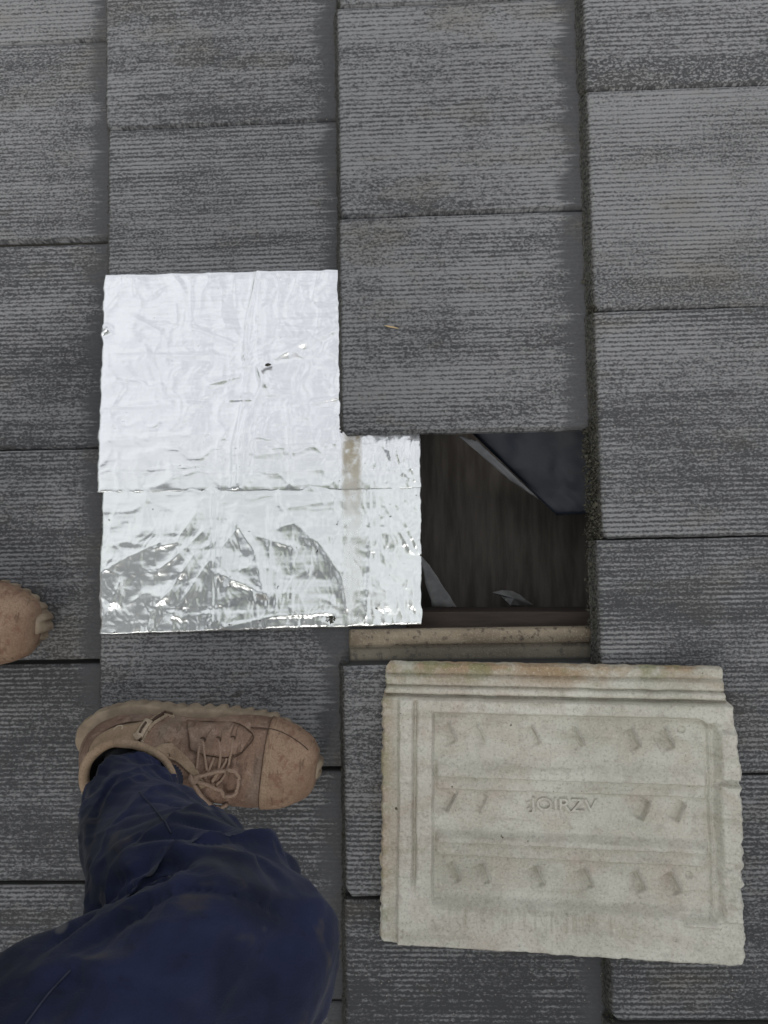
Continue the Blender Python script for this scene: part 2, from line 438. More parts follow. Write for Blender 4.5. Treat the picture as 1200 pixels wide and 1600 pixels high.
def tile_mesh(seed):
    r = np.random.default_rng(seed)
    xs = np.concatenate([[-0.0075, -0.006, -0.0035, -0.001, 0.0025, 0.006], np.linspace(0.012, 0.33, 22), np.linspace(0.345, 0.42, 4)])
    ys = np.concatenate([[0.0, 0.0008, 0.0028, 0.006, 0.010], np.linspace(0.014, TW - 0.012, 46), [TW - 0.0080, TW - 0.0056, TW - 0.0044],
                         [TW - 0.0036, TW - 0.0006, TW + 0.015, TW + 0.0165, TW + 0.0185, TW + 0.0205, TW + 0.022, TW + 0.038, TW + 0.0405, TW + 0.0418]])
    zx = np.interp(xs, [-0.0075, -0.006, -0.0035, -0.001, 0.0025, 0.006], [-0.0235, -0.017, -0.0085, -0.003, -0.0006, 0.0])
    zy = np.interp(ys, [0.0, 0.0008, 0.0028, 0.006, TW - 0.0080, TW - 0.0056, TW - 0.0044, TW - 0.0036, TW - 0.0006, TW + 0.015, TW + 0.0165, TW + 0.0185, TW + 0.0205, TW + 0.022, TW + 0.038, TW + 0.0405, TW + 0.0418],
                   [-0.014, -0.0022, -0.0005, 0, 0, -0.0008, -0.0030, -0.0130, -0.0130, -0.0125, -0.0150, -0.0165, -0.0140, -0.0105, -0.0105, -0.0120, -0.0225])
    X, Y = np.meshgrid(xs, ys, indexing='ij')
    Z = np.minimum(zx[:, None], zy[None, :]) + 0 * X
    # ragged front and side edges
    jag = (fbm(ys * 140, ys * 0 + seed, seed, 3) - 0.5)
    wn = np.interp(X, [-0.0075, 0.012], [1, 0])
    X = X + wn * (jag[None, :] * 0.0042 + (fbm(Y * 500, Z * 400, seed + 5, 2) - 0.5) * 0.0022)
    jy = (fbm(xs * 60, xs * 0 + 3.3 + seed, seed + 9, 3) - 0.5) * 0.0016
    Y = Y + jy[:, None] * (np.interp(Y, [0, 0.01], [1, 0]) + np.interp(Y, [TW - 0.012, TW - 0.004, TW - 0.002], [0, 1, 0]))
    # clipped lower front corner
    ch = np.clip(0.011 - Y, 0, None) * np.interp(X, [-0.0075, 0.02], [1.0, 0])
    X = X + ch * 0.95
    X = X + 0.014 * sstep(TW - 0.0042, TW - 0.0035, Y) * np.interp(X, [-0.01, 0.05], [1, 0])
    Z = Z + (fbm(X * 9, Y * 9, seed + 30, 2) - 0.5) * 0.0012
    n, m = X.shape
    V = np.stack([X, Y, Z], -1).reshape(-1, 3)
    Fc = grid_faces(n, m)
    mi = []
    ksplit = int(np.searchsorted(ys, TW - 0.0040))
    for i in range(n - 1):
        for j in range(m - 1):
            mi.append(1 if j >= ksplit - 1 else 0)
    # closed underside
    loop = [i * m for i in range(n)] + [(n - 1) * m + j for j in range(1, m)] + [i * m + m - 1 for i in range(n - 2, -1, -1)] + [j for j in range(m - 2, 0, -1)]
    low = V[loop].copy(); low[:, 2] = np.where(low[:, 0] < 0.03, -0.0240, -0.0215); 
    low[:, 2] = np.minimum(low[:, 2], V[loop][:, 2] - 0.0003)
    o = len(V); L = len(loop)
    V = np.vstack([V, low])
    for k in range(L):
        Fc.append((loop[k], loop[(k + 1) % L], o + (k + 1) % L, o + k)); mi.append(1 if V[loop[k]][1] > TW else 0)
    Fc.append(tuple(o + k for k in range(L))[::-1]); mi.append(0)
    Fc = [f[::-1] for f in Fc]
    me = mesh_from('roof_tile', V, Fc)
    me.materials.append(M['tile']); me.materials.append(M['ledge'])
    me.polygons.foreach_set('material_index', mi)
    return me

TILES = [tile_mesh(s) for s in range(5)]
ROWS = {0: [0.088, -0.210, -0.514, -0.815, -1.118], 1: [-0.058, -0.358, -0.658, -0.957, -1.257],
        2: [0.093, -0.207, -0.507, -0.806, -1.113], 3: [-0.056, -0.352, -0.652, -0.951, -1.251]}
NOSE = {1: {-0.058: -0.003, -0.358: 0.004, -0.658: -0.003, -0.957: -0.001}, 2: {}, 3: {-0.056: -0.004, -0.352: -0.001, -0.652: 0.002, -0.951: -0.003}}
cnt = 0
for c in range(-2, 7):
    rows = ROWS.get(c)
    if rows is None:
        o0 = 0.03 + (c * 0.13) % TW
        rows = [o0 - k * TW for k in range(5)]
    rows = [rows[0] + 3 * TW, rows[0] + 2 * TW, rows[0] + TW] + list(rows) + [rows[-1] - TW, rows[-1] - 2 * TW]
    for y0 in rows:
        if c == 2 and abs(y0 + 0.806) < 1e-6: continue          # the tile lying loose was lifted from here
        t = link('roof_tile', TILES[(cnt * 3 + c) % 5], None, roof)
        dx = NOSE.get(c, {}).get(round(y0, 3), random.uniform(-0.002, 0.002))
        if c == 2: dx = random.uniform(-0.001, 0.001)
        t.location = ((c - 1) * GAUGE + dx, y0 + (0.0025 if (c, round(y0, 3)) == (3, -0.056) else 0), 0.002 if (c, round(y0, 3)) == (3, -0.056) else random.uniform(0, 0.0008))
        wv = 0.51 + 0.17 * min(max((y0 + 0.75) / 0.7, -1), 1) + random.uniform(-0.09, 0.09)  # random wear, plus shade of the lower rows put into the tone
        st_ = {(3, -0.056): 0.95, (3, -0.352): 0.6, (0, -0.210): 0.3}.get((c, round(y0, 3)), random.uniform(0, 0.22))
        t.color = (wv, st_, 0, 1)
        t.rotation_euler = (R(random.uniform(-0.15, 0.15)), TILT, R(random.uniform(-0.25, 0.25)) + R(0.45))
        cnt += 1

# moss and grit along the course fronts: nobody could count it
def moss(name, x0, ya, yb, n, zlo, zhi, seed, big=0.0022, spread=0.003, overhang=0.0):
    r = np.random.default_rng(seed); mb = MB()
    base = np.array([(1, 0, -0.7), (-0.5, 0.87, -0.7), (-0.5, -0.87, -0.7), (0, 0, 1.0), (0.3, 0.2, -1)])
    for i in range(n):
        y = r.uniform(ya, yb)
        if r.random() > 0.25 + 1.2 * float(fbm(y * 30, seed * 1.7, seed, 3)): continue
        z = zlo + (zhi - zlo) * r.random() ** 1.2
        s = big * r.uniform(0.3, 1.0) * (1.0 if r.random() < .9 else 1.6)
        x = x0 - 0.0075 * (zhi - z) / max(zhi - zlo, 1e-6) + r.normal(0, spread * 0.4) - 0.0006
        A = Euler((r.uniform(0, 6), r.uniform(0, 6), r.uniform(0, 6))).to_matrix()
        mb.add((base * r.uniform(0.6, 1.3, (5, 1)) * s) @ np.array(A).T + np.array((x, y, z)), [(0, 1, 3), (1, 2, 3), (2, 0, 3), (0, 4, 1), (1, 4, 2), (2, 4, 0)])
    return link(name, mb.mesh(name, False), M['moss'], roof, kind='stuff')
moss('moss', 3 * GAUGE - GAUGE * 1.0 + 0.0, -1.32, 0.2, 5200, -0.021, -0.002, 3)
moss('moss', 1 * GAUGE, -1.32, -0.81, 900, -0.021, -0.003, 4, 0.0016)
moss('moss', 1 * GAUGE, -0.505, 0.2, 1300, -0.021, -0.003, 14, 0.0016)
moss('moss', 0.0, -1.32, 0.2, 900, -0.021, -0.004, 9, 0.0013)
moss('moss', 3 * GAUGE, -1.32, 0.2, 1500, -0.021, -0.004, 6, 0.0016)
# ragged grit that hangs over the opening from the upper course
moss('moss', 2 * GAUGE - 0.005, -0.77, -0.50, 1500, -0.030, -0.006, 5, 0.0026, 0.006)

# battens and rafters under the tiles
for c in range(-2, 7):
    mb = MB().box(((c - 1) * GAUGE + 0.395, -0.6, -0.066), (0.045, 3.2, 0.030))
    link('batten', mb.mesh('batten', False), M['timber'], roof)
for y in (-1.985, -1.385, -0.775, -0.165, 0.435):
    link('rafter', MB().box((0.85, y, -0.136), (3.2, 0.048, 0.108)).mesh('rafter', False), M['timber'], roof)
link('attic_floor', MB().box((0.85, -0.6, -0.372), (3.3, 3.3, 0.02)).mesh('attic_floor', False), M['timber'], roof)
for k in range(-2, 9):
    fb = link('floor_board', MB().box((0.25 + k * 0.118, -0.6 + (k % 3) * 0.01, -0.350 + 0.0015 * (k % 2)), (0.118, 2.6, 0.018)).mesh('floor_board', False), M['floor'], roof)
for nm, c_, s_ in (('attic_wall', (-0.80, -0.6, -0.19), (0.03, 3.3, 0.30)), ('attic_wall', (2.50, -0.6, -0.19), (0.03, 3.3, 0.30)),
                   ('attic_wall', (0.85, -2.26, -0.19), (3.3, 0.03, 0.30)), ('attic_wall', (0.85, 1.06, -0.19), (3.3, 0.03, 0.30))):
    link(nm, MB().box(c_, s_).mesh(nm, False), M['timber'], roof)

# house walls that carry the roof (world frame, below the eaves)
wl = MB()
house = link('house_wall', MB().box((0.95, -0.6, 1.70), (2.3, 2.6, 3.4)).mesh('house_wall', False), M['brick'], kind='structure', label='pale rendered house wall under the roof')
house['placed'] = 1

# ------------------------------------------------------------------ unseen conifers added beside the gable to block sun and sky
def added_conifer(x, y, h, rad, seed, label):
    r = np.random.default_rng(seed)
    t = link('added_conifer', None, label=label, cat='added shade tree', group='row added for shade beside the gable end')
    t.location = (x, y, 0); t['placed'] = 1
    link('trunk', MB().tube([(0, 0, 0), (0.03, 0.02, h * .5), (0, 0, h * .93)], np.array([.14, .09, .02]), 10).mesh('trunk'), M['timber'], t)
    V = []; Fc = []
    for i in range(9000):
        z = h * (0.06 + 0.94 * r.random() ** 1.15); q = 1 - z / h
        lump = 0.82 + 0.36 * float(vnoise(z * 2.2 + seed, seed * 1.3, seed))
        rr = rad * min(1.0, (q * 2.6) ** 0.6) * lump * (1 - 0.55 * r.random() ** 2.2); a = r.uniform(0, 2 * math.pi)
        c = np.array((rr * math.cos(a), rr * math.sin(a), z)); s_ = r.uniform(0.05, 0.13)
        A = np.array(Euler((r.uniform(-.9, .9), r.uniform(-.9, .9), a)).to_matrix())
        q4 = np.array([(-1, 0, -.4), (0, -.45, 0), (1.2, 0, .5), (0, .45, 0)]) * s_ @ A.T + c
        o_ = len(V); V.extend(q4); Fc.append((o_, o_ + 1, o_ + 2, o_ + 3))
    link('crown', mesh_from('crown', V, Fc, False), M['leaf'], t, kind='stuff')
added_conifer(-1.3, -3.15, 6.4, 0.85, 1, 'unseen green tree added for shade, at the low end of the row beside the gable')
added_conifer(0.1, -3.2, 6.9, 0.95, 2, 'unseen green tree added for shade, second from the low end beside the gable')
added_conifer(1.5, -3.2, 7.1, 0.95, 3, 'unseen green tree added for shade, third from the low end beside the gable')
added_conifer(2.9, -3.2, 7.4, 0.9, 4, 'unseen green tree added for shade, at the high end of the row beside the gable')

# ------------------------------------------------------------------ hanging underlay inside the opening, scraps on the attic floor
def sheet(name, pts, mat, thick=0.0012, parent=None, amp=0.004, n=18, fold=None, **kw):
    """Crumpled four-cornered sheet, pts in order."""
    a, b, c, d = [np.array(p, float) for p in pts]
    V = []
    for i in range(n):
        for j in range(n):
            u, v = i / (n - 1), j / (n - 1)
            p = (a * (1 - u) + b * u) * (1 - v) + (d * (1 - u) + c * u) * v
            q = p.copy(); q[2] += amp * (float(fbm(p[0] * 38, p[1] * 38, len(name), 3)) - 0.5) * 2
            e = 0.006 * (float(fbm(u * 7, v * 7, 5, 2)) - 0.5)
            q[0] += e; q[1] -= e
            V.append(q)
    o = link(name, mesh_from(name, V, grid_faces(n, n)), mat, parent, **kw)
    s = o.modifiers.new('thick', 'SOLIDIFY'); s.thickness = thick
    return o
ul = sheet('underlay_sheet', [U(715, 655, -0.10), U(960, 640, -0.10), U(960, 800, -0.15), U(872, 806, -0.17)], M['under'], amp=0.004, n=26,
           label='dark blue underlay sheet hanging inside the roof opening', cat='underlay')
sheet('folded_edge', [U(718, 682, -0.088), U(745, 688, -0.092), U(842, 779, -0.140), U(800, 752, -0.132)], M['flap'], parent=ul, amp=0.002, n=10)
sheet('board_offcut', [U(652, 862, -0.27), U(672, 884, -0.27), U(713, 948, -0.27), U(676, 949, -0.27)], M['paper'], thick=0.003, amp=0.0006, n=8,
      label='pale grey strip of board lying in the dark attic beside the foil edge', cat='board')
def scrap():
    out = [(770, 925), (785, 922), (800, 924), (812, 930), (822, 937), (832, 944), (812, 945), (797, 945), (790, 938), (783, 930)]
    V = [tuple(U(x, y, -0.29 + 0.008 * math.sin(i * 1.9))) for i, (x, y) in enumerate(out)]
    V.append(tuple(U(803, 935, -0.276)))
    Fc = [(i, (i + 1) % 10, 10) for i in range(10)]
    o = link('foil_scrap', mesh_from('foil_scrap', V, Fc, False), M['paper'], label='small torn silver scrap lying on the dark attic floor', cat='scrap')
    o.modifiers.new('thick', 'SOLIDIFY').thickness = 0.001
scrap()

# ------------------------------------------------------------------ aluminium foil sheets stuck over two tiles
def seg_d(X, Y, a, b):
    ax, ay = a; bx, by = b
    dx, dy = bx - ax, by - ay
    L2 = dx * dx + dy * dy
    t = np.clip(((X - ax) * dx + (Y - ay) * dy) / L2, 0, 1)
    return np.hypot(X - ax - t * dx, Y - ay - t * dy), t

def crease(X, Y, pts, amp, w):
    """Sharp crest along a polyline of photo pixels, fading to its ends."""
    Q = [(U(*p, -0.008).x, U(*p, -0.008).y) for p in pts]
    h = np.zeros_like(X)
    for k in range(len(Q) - 1):
        d, t = seg_d(X, Y, Q[k], Q[k + 1])
        h = np.maximum(h, np.exp(-np.abs(d) / w))
    return amp * h

def worley(X, Y, scale, seed, sy=1.0):
    x = X * scale; y = Y * scale * sy
    xi = np.floor(x); yi = np.floor(y)
    f1 = np.full(X.shape, 9.0); f2 = np.full(X.shape, 9.0)
    for a in (-1, 0, 1):
        for b in (-1, 0, 1):
            cx = xi + a; cy = yi + b
            hx = np.modf(np.abs(np.sin(cx * 127.1 + cy * 311.7 + seed) * 43758.5453))[0]
            hy = np.modf(np.abs(np.sin(cx * 269.5 + cy * 183.3 + seed) * 43758.5453))[0]
            d = np.hypot(cx + hx - x, cy + hy - y)
            n1 = np.minimum(f1, d); f2 = np.where(d < f1, f1, np.minimum(f2, d)); f1 = n1
    return f1, f2

UP = [([(403, 422), (398, 450), (387, 500), (384, 560)], 0.0020, 0.004), ([(405, 440), (402, 540), (410, 600), (385, 660), (374, 762)], 0.0017, 0.006), ([(384, 560), (378, 640), (366, 700), (364, 762)], 0.0012, 0.005), ([(300, 440), (302, 520)], 0.0006, 0.004), ([(190, 560), (330, 556)], 0.0007, 0.005), ([(180, 690), (300, 680)], 0.0007, 0.006), ([(420, 700), (525, 690)], 0.0008, 0.005),
      ([(165, 510), (178, 520)], 0.002, 0.003), ([(178, 520), (164, 532)], 0.002, 0.003), ([(300, 512), (365, 537)], 0.0010, 0.004),
      ([(215, 500), (255, 522)], 0.0009, 0.005), ([(450, 545), (530, 512)], 0.0016, 0.006), ([(430, 560), (475, 535)], 0.0012, 0.005),
      ([(488, 628), (530, 618)], 0.0014, 0.003), ([(360, 625), (392, 624)], 0.0018, 0.003), ([(330, 600), (375, 588)], 0.0012, 0.004),
      ([(404, 575), (416, 600)], 0.0022, 0.005), ([(165, 640), (260, 634), (360, 630)], 0.0008, 0.006), ([(388, 640), (375, 690), (372, 755)], 0.0014, 0.007),
      ([(448, 635), (452, 755)], 0.0008, 0.003), ([(240, 735), (320, 728)], 0.0006, 0.003), ([(520, 752), (530, 740)], 0.0014, 0.002),
      ([(465, 425), (455, 455)], 0.0006, 0.004), ([(495, 422), (487, 460)], 0.0006, 0.004), ([(212, 425), (214, 465)], 0.0006, 0.002),
      ([(604, 680), (610, 720), (605, 750)], 0.0018, 0.003), ([(645, 682), (640, 720), (648, 748)], 0.0026, 0.0035), ([(588, 690), (586, 750)], 0.0012, 0.003),
      ([(620, 700), (628, 735), (640, 746)], 0.0014, 0.003), ([(545, 690), (540, 735)], 0.0013, 0.003)]
LO = [([(335, 775), (334, 860), (333, 975)], 0.0020, 0.0022), ([(343, 790), (341, 880), (341, 975)], 0.0016, 0.0022), ([(420, 800), (421, 880), (417, 960)], 0.0014, 0.002),
      ([(432, 900), (430, 960)], 0.0014, 0.003), ([(456, 830), (455, 970)], 0.0008, 0.002), ([(576, 765), (577, 870), (572, 975)], 0.0014, 0.002),
      ([(585, 780), (588, 860)], 0.0010, 0.002), ([(310, 805), (280, 850), (245, 860)], 0.0028, 0.009), ([(320, 835), (270, 880), (255, 890)], 0.0022, 0.006),
      ([(308, 870), (262, 935), (250, 945)], 0.0026, 0.006), ([(330, 880), (290, 940), (275, 960)], 0.0030, 0.008), ([(375, 830), (350, 860), (345, 905)], 0.0040, 0.010),
      ([(375, 830), (400, 870), (412, 930)], 0.0045, 0.009), ([(345, 900), (375, 915), (412, 935)], 0.0026, 0.006), ([(405, 845), (455, 862)], 0.0026, 0.006),
      ([(460, 825), (500, 860), (530, 905), (535, 925)], 0.0034, 0.011), ([(440, 830), (470, 822)], 0.0022, 0.006), ([(165, 895), (210, 870), (255, 850)], 0.0014, 0.006),
      ([(195, 910), (180, 945)], 0.0014, 0.004), ([(540, 880), (535, 915), (540, 960)], 0.0018, 0.003), ([(600, 800), (640, 870)], 0.0016, 0.003),
      ([(620, 800), (650, 865)], 0.0016, 0.003), ([(590, 815), (560, 840)], 0.0016, 0.004), ([(350, 985), (430, 970), (520, 968)], 0.0014, 0.003),
      ([(450, 800), (530, 790)], 0.0010, 0.004), ([(240, 960), (235, 985)], 0.0010, 0.002)]

def foil_sheet(name, xa, xb, ya, yb, lines, seed, lift, wild, gain=1.0, res=0.0015, **kw):
    nx = int((xb - xa) / res); ny = int((yb - ya) / res)
    X, Y = np.meshgrid(np.linspace(xa, xb, nx), np.linspace(ya, yb, ny), indexing='ij')
    wx = X + (fbm(X * 30, Y * 30, seed + 3, 2) - 0.5) * 0.03; wy = Y + (fbm(X * 30, Y * 30, seed + 4, 2) - 0.5) * 0.03
    H = (fbm(X * 16, Y * 16, seed, 3) - 0.5) * 0.0040 * wild(X, Y) ** 0.5
    q1 = 1 - np.abs(2 * fbm(wx * 26 + 3, wy * 9, seed + 21, 3) - 1); q2 = 1 - np.abs(2 * fbm(wx * 8, wy * 24 + 5, seed + 22, 3) - 1)
    H += (q1 ** 3 * 0.0022 + q2 ** 3 * 0.0022) * (0.60 - 0.10 * wild(X, Y))
    H += (fbm(X * 10, Y * 55, seed + 8, 2) - 0.5) * 0.0020 * wild(X, Y) ** 0.5
    f1, f2 = worley(wx, wy, 17, seed, 1.0)
    H += f1 * 0.0036 * wild(X, Y)
    g1, g2 = worley(wx + 3, wy, 42, seed + 2, 0.8)
    fine = np.clip(wild(X, Y) * 0.16 + 0.85 * sstep(0.345, 0.38, X) * sstep(-0.50, -0.53, Y), 0, 1.6)
    H += g1 * 0.0020 * fine
    k1, k2 = worley(wx + 1, wy, 95, seed + 6, 0.7)
    H += k1 * 0.0009 * fine
    m1, m2 = worley(wx * 1.7 + 2, wy, 60, seed + 9, 0.35)
    H += (m2 - m1 < 0.10) * 0.0
    H += 0.00045 * np.exp(-(m2 - m1) / 0.12) * np.clip(wild(X, Y) * 1.2, 0.12, 1.2)
    for p, a, w in lines: H += crease(X, Y, p, a * gain, w)
    # ribs of the tiles underneath print through
    H += 0.00004 * np.sin(Y * 2 * np.pi / 0.0066 + 3 * fbm(X * 9, Y * 9, 2, 2))
    # step where the dirt stripe and the side joint of the covered tiles lie
    H += 0.0009 * np.exp(-((X - 0.338) / 0.004) ** 2)
    Z = -(X / GAUGE) * STEP + lift + np.maximum(H, -0.0012)
    ed = np.minimum(np.minimum(X - xa, xb - X), np.minimum(Y - ya, yb - Y))
    Z -= 0.0012 * np.exp(-ed / 0.003)
    # turned down over the nose of the tiles
    Z -= 0.010 * np.clip((0.001 - X) / 0.006, 0, 1) ** 1.3
    Xr = X + (fbm(Y * 70, X * 0 + seed, seed, 3) - 0.5) * 0.006 * (np.exp(-(X - xa) / 0.004) + 0.7 * np.exp(-(xb - X) / 0.004)) + (xb - X < 0.02) * 0
    Yr = Y + (fbm(X * 60, Y * 0 + seed, seed + 2, 3) - 0.5) * 0.0022 * np.exp(-np.minimum(Y - ya, yb - Y) / 0.004)
    Xr = Xr - kw.pop('lean', 0.0) * (yb - Y) * np.exp(-(X - xa) / 0.02)
    V = np.stack([Xr, Yr + kw.pop('skew', 0.0) * (X - xa), Z], -1).reshape(-1, 3)
    o = link(name, mesh_from(name, V, grid_faces(nx, ny)), M['foil'], **kw)
    s = o.modifiers.new('thick', 'SOLIDIFY'); s.thickness = 0.0006; s.offset = 1
    return o

foil_sheet('foil_sheet', -0.003, 0.4375, -0.7745, -0.571, LO, 11, 0.0030,
           lambda X, Y: np.clip(sstep(-0.59, -0.66, Y) * 0.9 + 0.12 + 0.5 * sstep(0.33, 0.36, X), 0, 1.3),
           gain=1.15, skew=0.026, label='badly creased lower foil sheet with green reflection painted in, ending beside the opening', cat='foil', lean=0.0)
foil_sheet('foil_sheet', -0.002, 0.4375, -0.580, -0.2735, UP, 5, 0.0042,
           lambda X, Y: np.clip(0.22 + 0.25 * sstep(0.08, 0.25, X) * sstep(-0.28, -0.4, Y) + 0.6 * sstep(0.34, 0.37, X), 0, 1.2),
           gain=1.7, skew=0.0, label='smoother bright upper foil sheet, tucked under the tile above the opening', cat='foil', lean=0.028)

# ------------------------------------------------------------------ the loose tile, lying face down
def loose_tile():
    LX, LY = 423.0, 338.0
    nx, ny = 430, 344
    X, Y = np.meshgrid(np.linspace(0, LX, nx), np.linspace(0, LY, ny), indexing='ij')
    wob = (fbm(X / 22, Y / 22, 3, 3) - 0.5) * 2.4
    x = X + wob; y = Y + (fbm(X / 22, Y / 22, 8, 3) - 0.5) * 1.6
    H = np.full(X.shape, 24.0)
    # side-lap strip along the top with its stepped ridges
    H -= 5.0 * (1 - sstep(40, 45, y))
    H += 1.6 * sbox(y, 17, 27, 3) + 2.4 * sbox(y, 30, 38, 4) - 1.5 * np.exp(-((y - 14.5) / 1.6) ** 2) - 1.2 * np.exp(-((y - 28.5) / 1.4) ** 2) - 2.2 * np.exp(-((y - 41) / 1.8) ** 2)
    below = sstep(42, 48, y)
    # nose bands at the left
    H -= below * 2.6 * (1 - sstep(19, 22, x))
    H += below * 0.9 * sbox(x, 23, 38, 2) - below * (1.1 * np.exp(-((x - 21.5) / 1.1) ** 2) + 3.6 * np.exp(-((x - 42) / 2.4) ** 2) * (1 - sstep(255, 285, y)))
    # recessed panel, three bays parted by two ribs
    dx = np.maximum(np.maximum(63 - x, x - 389), 0); 
    pan = sstep(62, 66.5, x) * (1 - sstep(387, 393, x)) * sstep(57, 63, y) * (1 - sstep(276, 292, y))
    rr = np.hypot(np.clip(x - 372, 0, None), np.clip(77 - y, 0, None)); pan *= 1 - sstep(17, 20, rr)
    def ribp(y0, y1, y2):
        return np.clip(sstep(y0, y1 - 3, y) * (1 - 0.55 * sstep(y1, y1 + 2.4, y)) * (1 - sstep(y2, y2 + 2.6, y)), 0, 1)
    rib = ribp(112, 136, 151) + ribp(200, 214, 230)
    rib = rib * (sstep(64, 72, x)) * (1 - sstep(382, 391, x))
    H -= pan * (6.2 - 4.6 * np.clip(rib, 0, 1))
    # groove and lugs on the right
    lug = sbox(x, 400, 440, 6) * below
    H += lug * (3.0 * sbox(y, 74, 127, 3) + 1.8 * sbox(y, 135, 288, 3))
    H -= 4.6 * np.exp(-((x - 393.5) / 4.2) ** 2) * sbox(y, 66, 285, 8)
    H -= 2.2 * sbox(x, 398, 430, 4) * sbox(y, 128, 134, 3)
    br = sbox(x, 396, 440, 5) * sbox(y, 222, 282, 10)
    H += br * ((fbm(X / 9, Y / 9, 21, 4) - 0.5) * 7 - 1.5)
    # cast slanted cleats
    def bar(cx, cy, s, a=1.0, L=11.5, w=1.15):
        nonlocal H
        dxl, dyl = s * 0.46, 0.89
        u = (x - cx) * dxl + (y - cy) * dyl; v = (x - cx) * dyl - (y - cy) * dxl
        m = sbox(u, -L, L, 3)
        H += a * 3.9 * m * np.exp(-(v / w) ** 2) * 1.0
        H -= a * 1.9 * m * sbox(v, -17, -1.8, 2.4) * (0.35 + 0.65 * sstep(-17, -3, v))
    for cx, a in ((88, 1), (124, .45), (190, .8), (242, .7), (308, 1), (347, 1.1)): bar(cx, 85, 1, a)
    for cx, a in ((88, 1), (126, .4), (318, 1.1), (359, 1.1)): bar(cx, 171, -1, a)
    for cx, a in ((94, .8), (130, 1), (194, 1), (251, .95), (312, 1), (351, 1.2)): bar(cx, 251, 1, a)
    for cx, cy in ((361, 74), (366, 243)): H -= 1.5 * (1 - sstep(3.4, 5.0, np.hypot(x - cx, y - cy)))
    H += 1.6 * np.exp(-((y - 293) / 2.5) ** 2) * sbox(x, 355, 396, 8) - 2.2 * np.exp(-((y - 287) / 2.5) ** 2) * sbox(x, 352, 392, 8)
    H -= 0.7 * sbox(y, 288, 312, 6) * np.clip(fbm(X / 3.2, Y / 60, 31, 2) - 0.45, 0, 1) * 4 * sbox(x, 80, 300, 30)
    H += (fbm(X / 40, Y / 40, 12, 3) - 0.5) * 1.2 + (fbm(X / 3.0, Y / 3.0, 14, 2) - 0.5) * 0.75
    H = np.maximum(29 + (H - 24) * 2.2, 4)
    # outline: stepped and ragged edges
    e = np.minimum(np.minimum(X, LX - X), np.minimum(Y, LY - Y))
    H -= 5.0 * (1 - sstep(0, 3.0, e + (fbm(X / 6, Y / 6, 41, 3) - 0.5) * 2.2))
    Xo = X.copy(); Yo = Y.copy()
    jl = (fbm(Y / 7, Y * 0, 51, 3) - 0.5); jr = (fbm(Y / 8, Y * 0 + 4, 52, 3) - 0.5); jb = (fbm(X / 9, X * 0, 53, 3) - 0.5); jt = (fbm(X / 9, X * 0, 54, 2) - 0.5)
    wl_ = np.clip(1 - X / 12, 0, 1); wr_ = np.clip(1 - (LX - X) / 14, 0, 1); wb_ = np.clip(1 - (LY - Y) / 10, 0, 1); wt_ = np.clip(1 - Y / 10, 0, 1)
    Xo += wl_ * (jl * 5 + 3.5 * (1 - sstep(30, 44, Y))) + wr_ * (jr * 4.5 - 9.0 * (1 - sstep(36, 46, Y)) - 4.0 * (1 - sstep(60, 130, Y)))
    Yo += wb_ * jb * 2.4 + wt_ * jt * 1.6
    # clipped corners
    for cx, cy, k in ((0, 0, 7), (LX, 0, 13), (LX, LY, 9), (0, LY, 8)):
        ax = np.abs(X - cx); ay = np.abs(Y - cy)
        s = np.clip(k - (ax + ay), 0, None) / 2
        Xo += s * (1 if cx == 0 else -1); Yo += s * (1 if cy == 0 else -1)
    Xo += (LY - Y) / LY * 3.0 * (1 - X / LX)                         # left edge leans a little
    V = np.stack([Xo / 1000, -Yo / 1000, H / 1000], -1).reshape(-1, 3)
    Fc = grid_faces(nx, ny)
    loop = [i * ny for i in range(nx)] + [(nx - 1) * ny + j for j in range(1, ny)] + [i * ny + ny - 1 for i in range(nx - 2, -1, -1)] + [j for j in range(ny - 2, 0, -1)]
    low = V[loop].copy(); low[:, 2] = 0.002; o = len(V); L = len(loop)
    V = np.vstack([V, low])
    for k in range(L): Fc.append((loop[k], o + k, o + (k + 1) % L, loop[(k + 1) % L]))
    Fc.append(tuple(o + k for k in range(L)))
    me = mesh_from('loose_roof_tile', V, Fc)
    t = link('loose_roof_tile', me, M['loose'], label='pale unpainted underside of a lifted roof tile lying face down below the opening', cat='roof tile')
    fc = bpy.data.curves.new('lettering', 'FONT'); fc.body = ':JOIRZV'; fc.size = 0.0215; fc.extrude = 0.0016; fc.bevel_depth = 0.0002; fc.bevel_resolution = 0
    fc.space_character = 0.98
    tmp = bpy.data.objects.new('tmp', fc); COL.objects.link(tmp)
    bpy.context.view_layer.update()
    lm = bpy.data.meshes.new_from_object(tmp.evaluated_get(bpy.context.evaluated_depsgraph_get()))
    bpy.data.objects.remove(tmp); bpy.data.curves.remove(fc)
    lm.name = 'lettering'
    co = np.empty(len(lm.vertices) * 3); lm.vertices.foreach_get('co', co); co = co.reshape(-1, 3)
    w = co[:, 0].max() - co[:, 0].min()
    co[:, 0] = (co[:, 0] - co[:, 0].min()) / w * 0.083 + 0.179; co[:, 1] -= 0.174; co[:, 2] += 0.0166
    lm.vertices.foreach_set('co', co.ravel()); lm.materials.clear()
    link('lettering', lm, M['loose'], t)
    p = U(597, 1037, 0.026)
    t.location = (0.3855, -0.8085, -0.004)
    t.rotation_euler = (R(-0.3), R(-0.9), R(-0.55)); t.scale = (1.036, 1.036, 1.0)
    return t
LT = loose_tile()

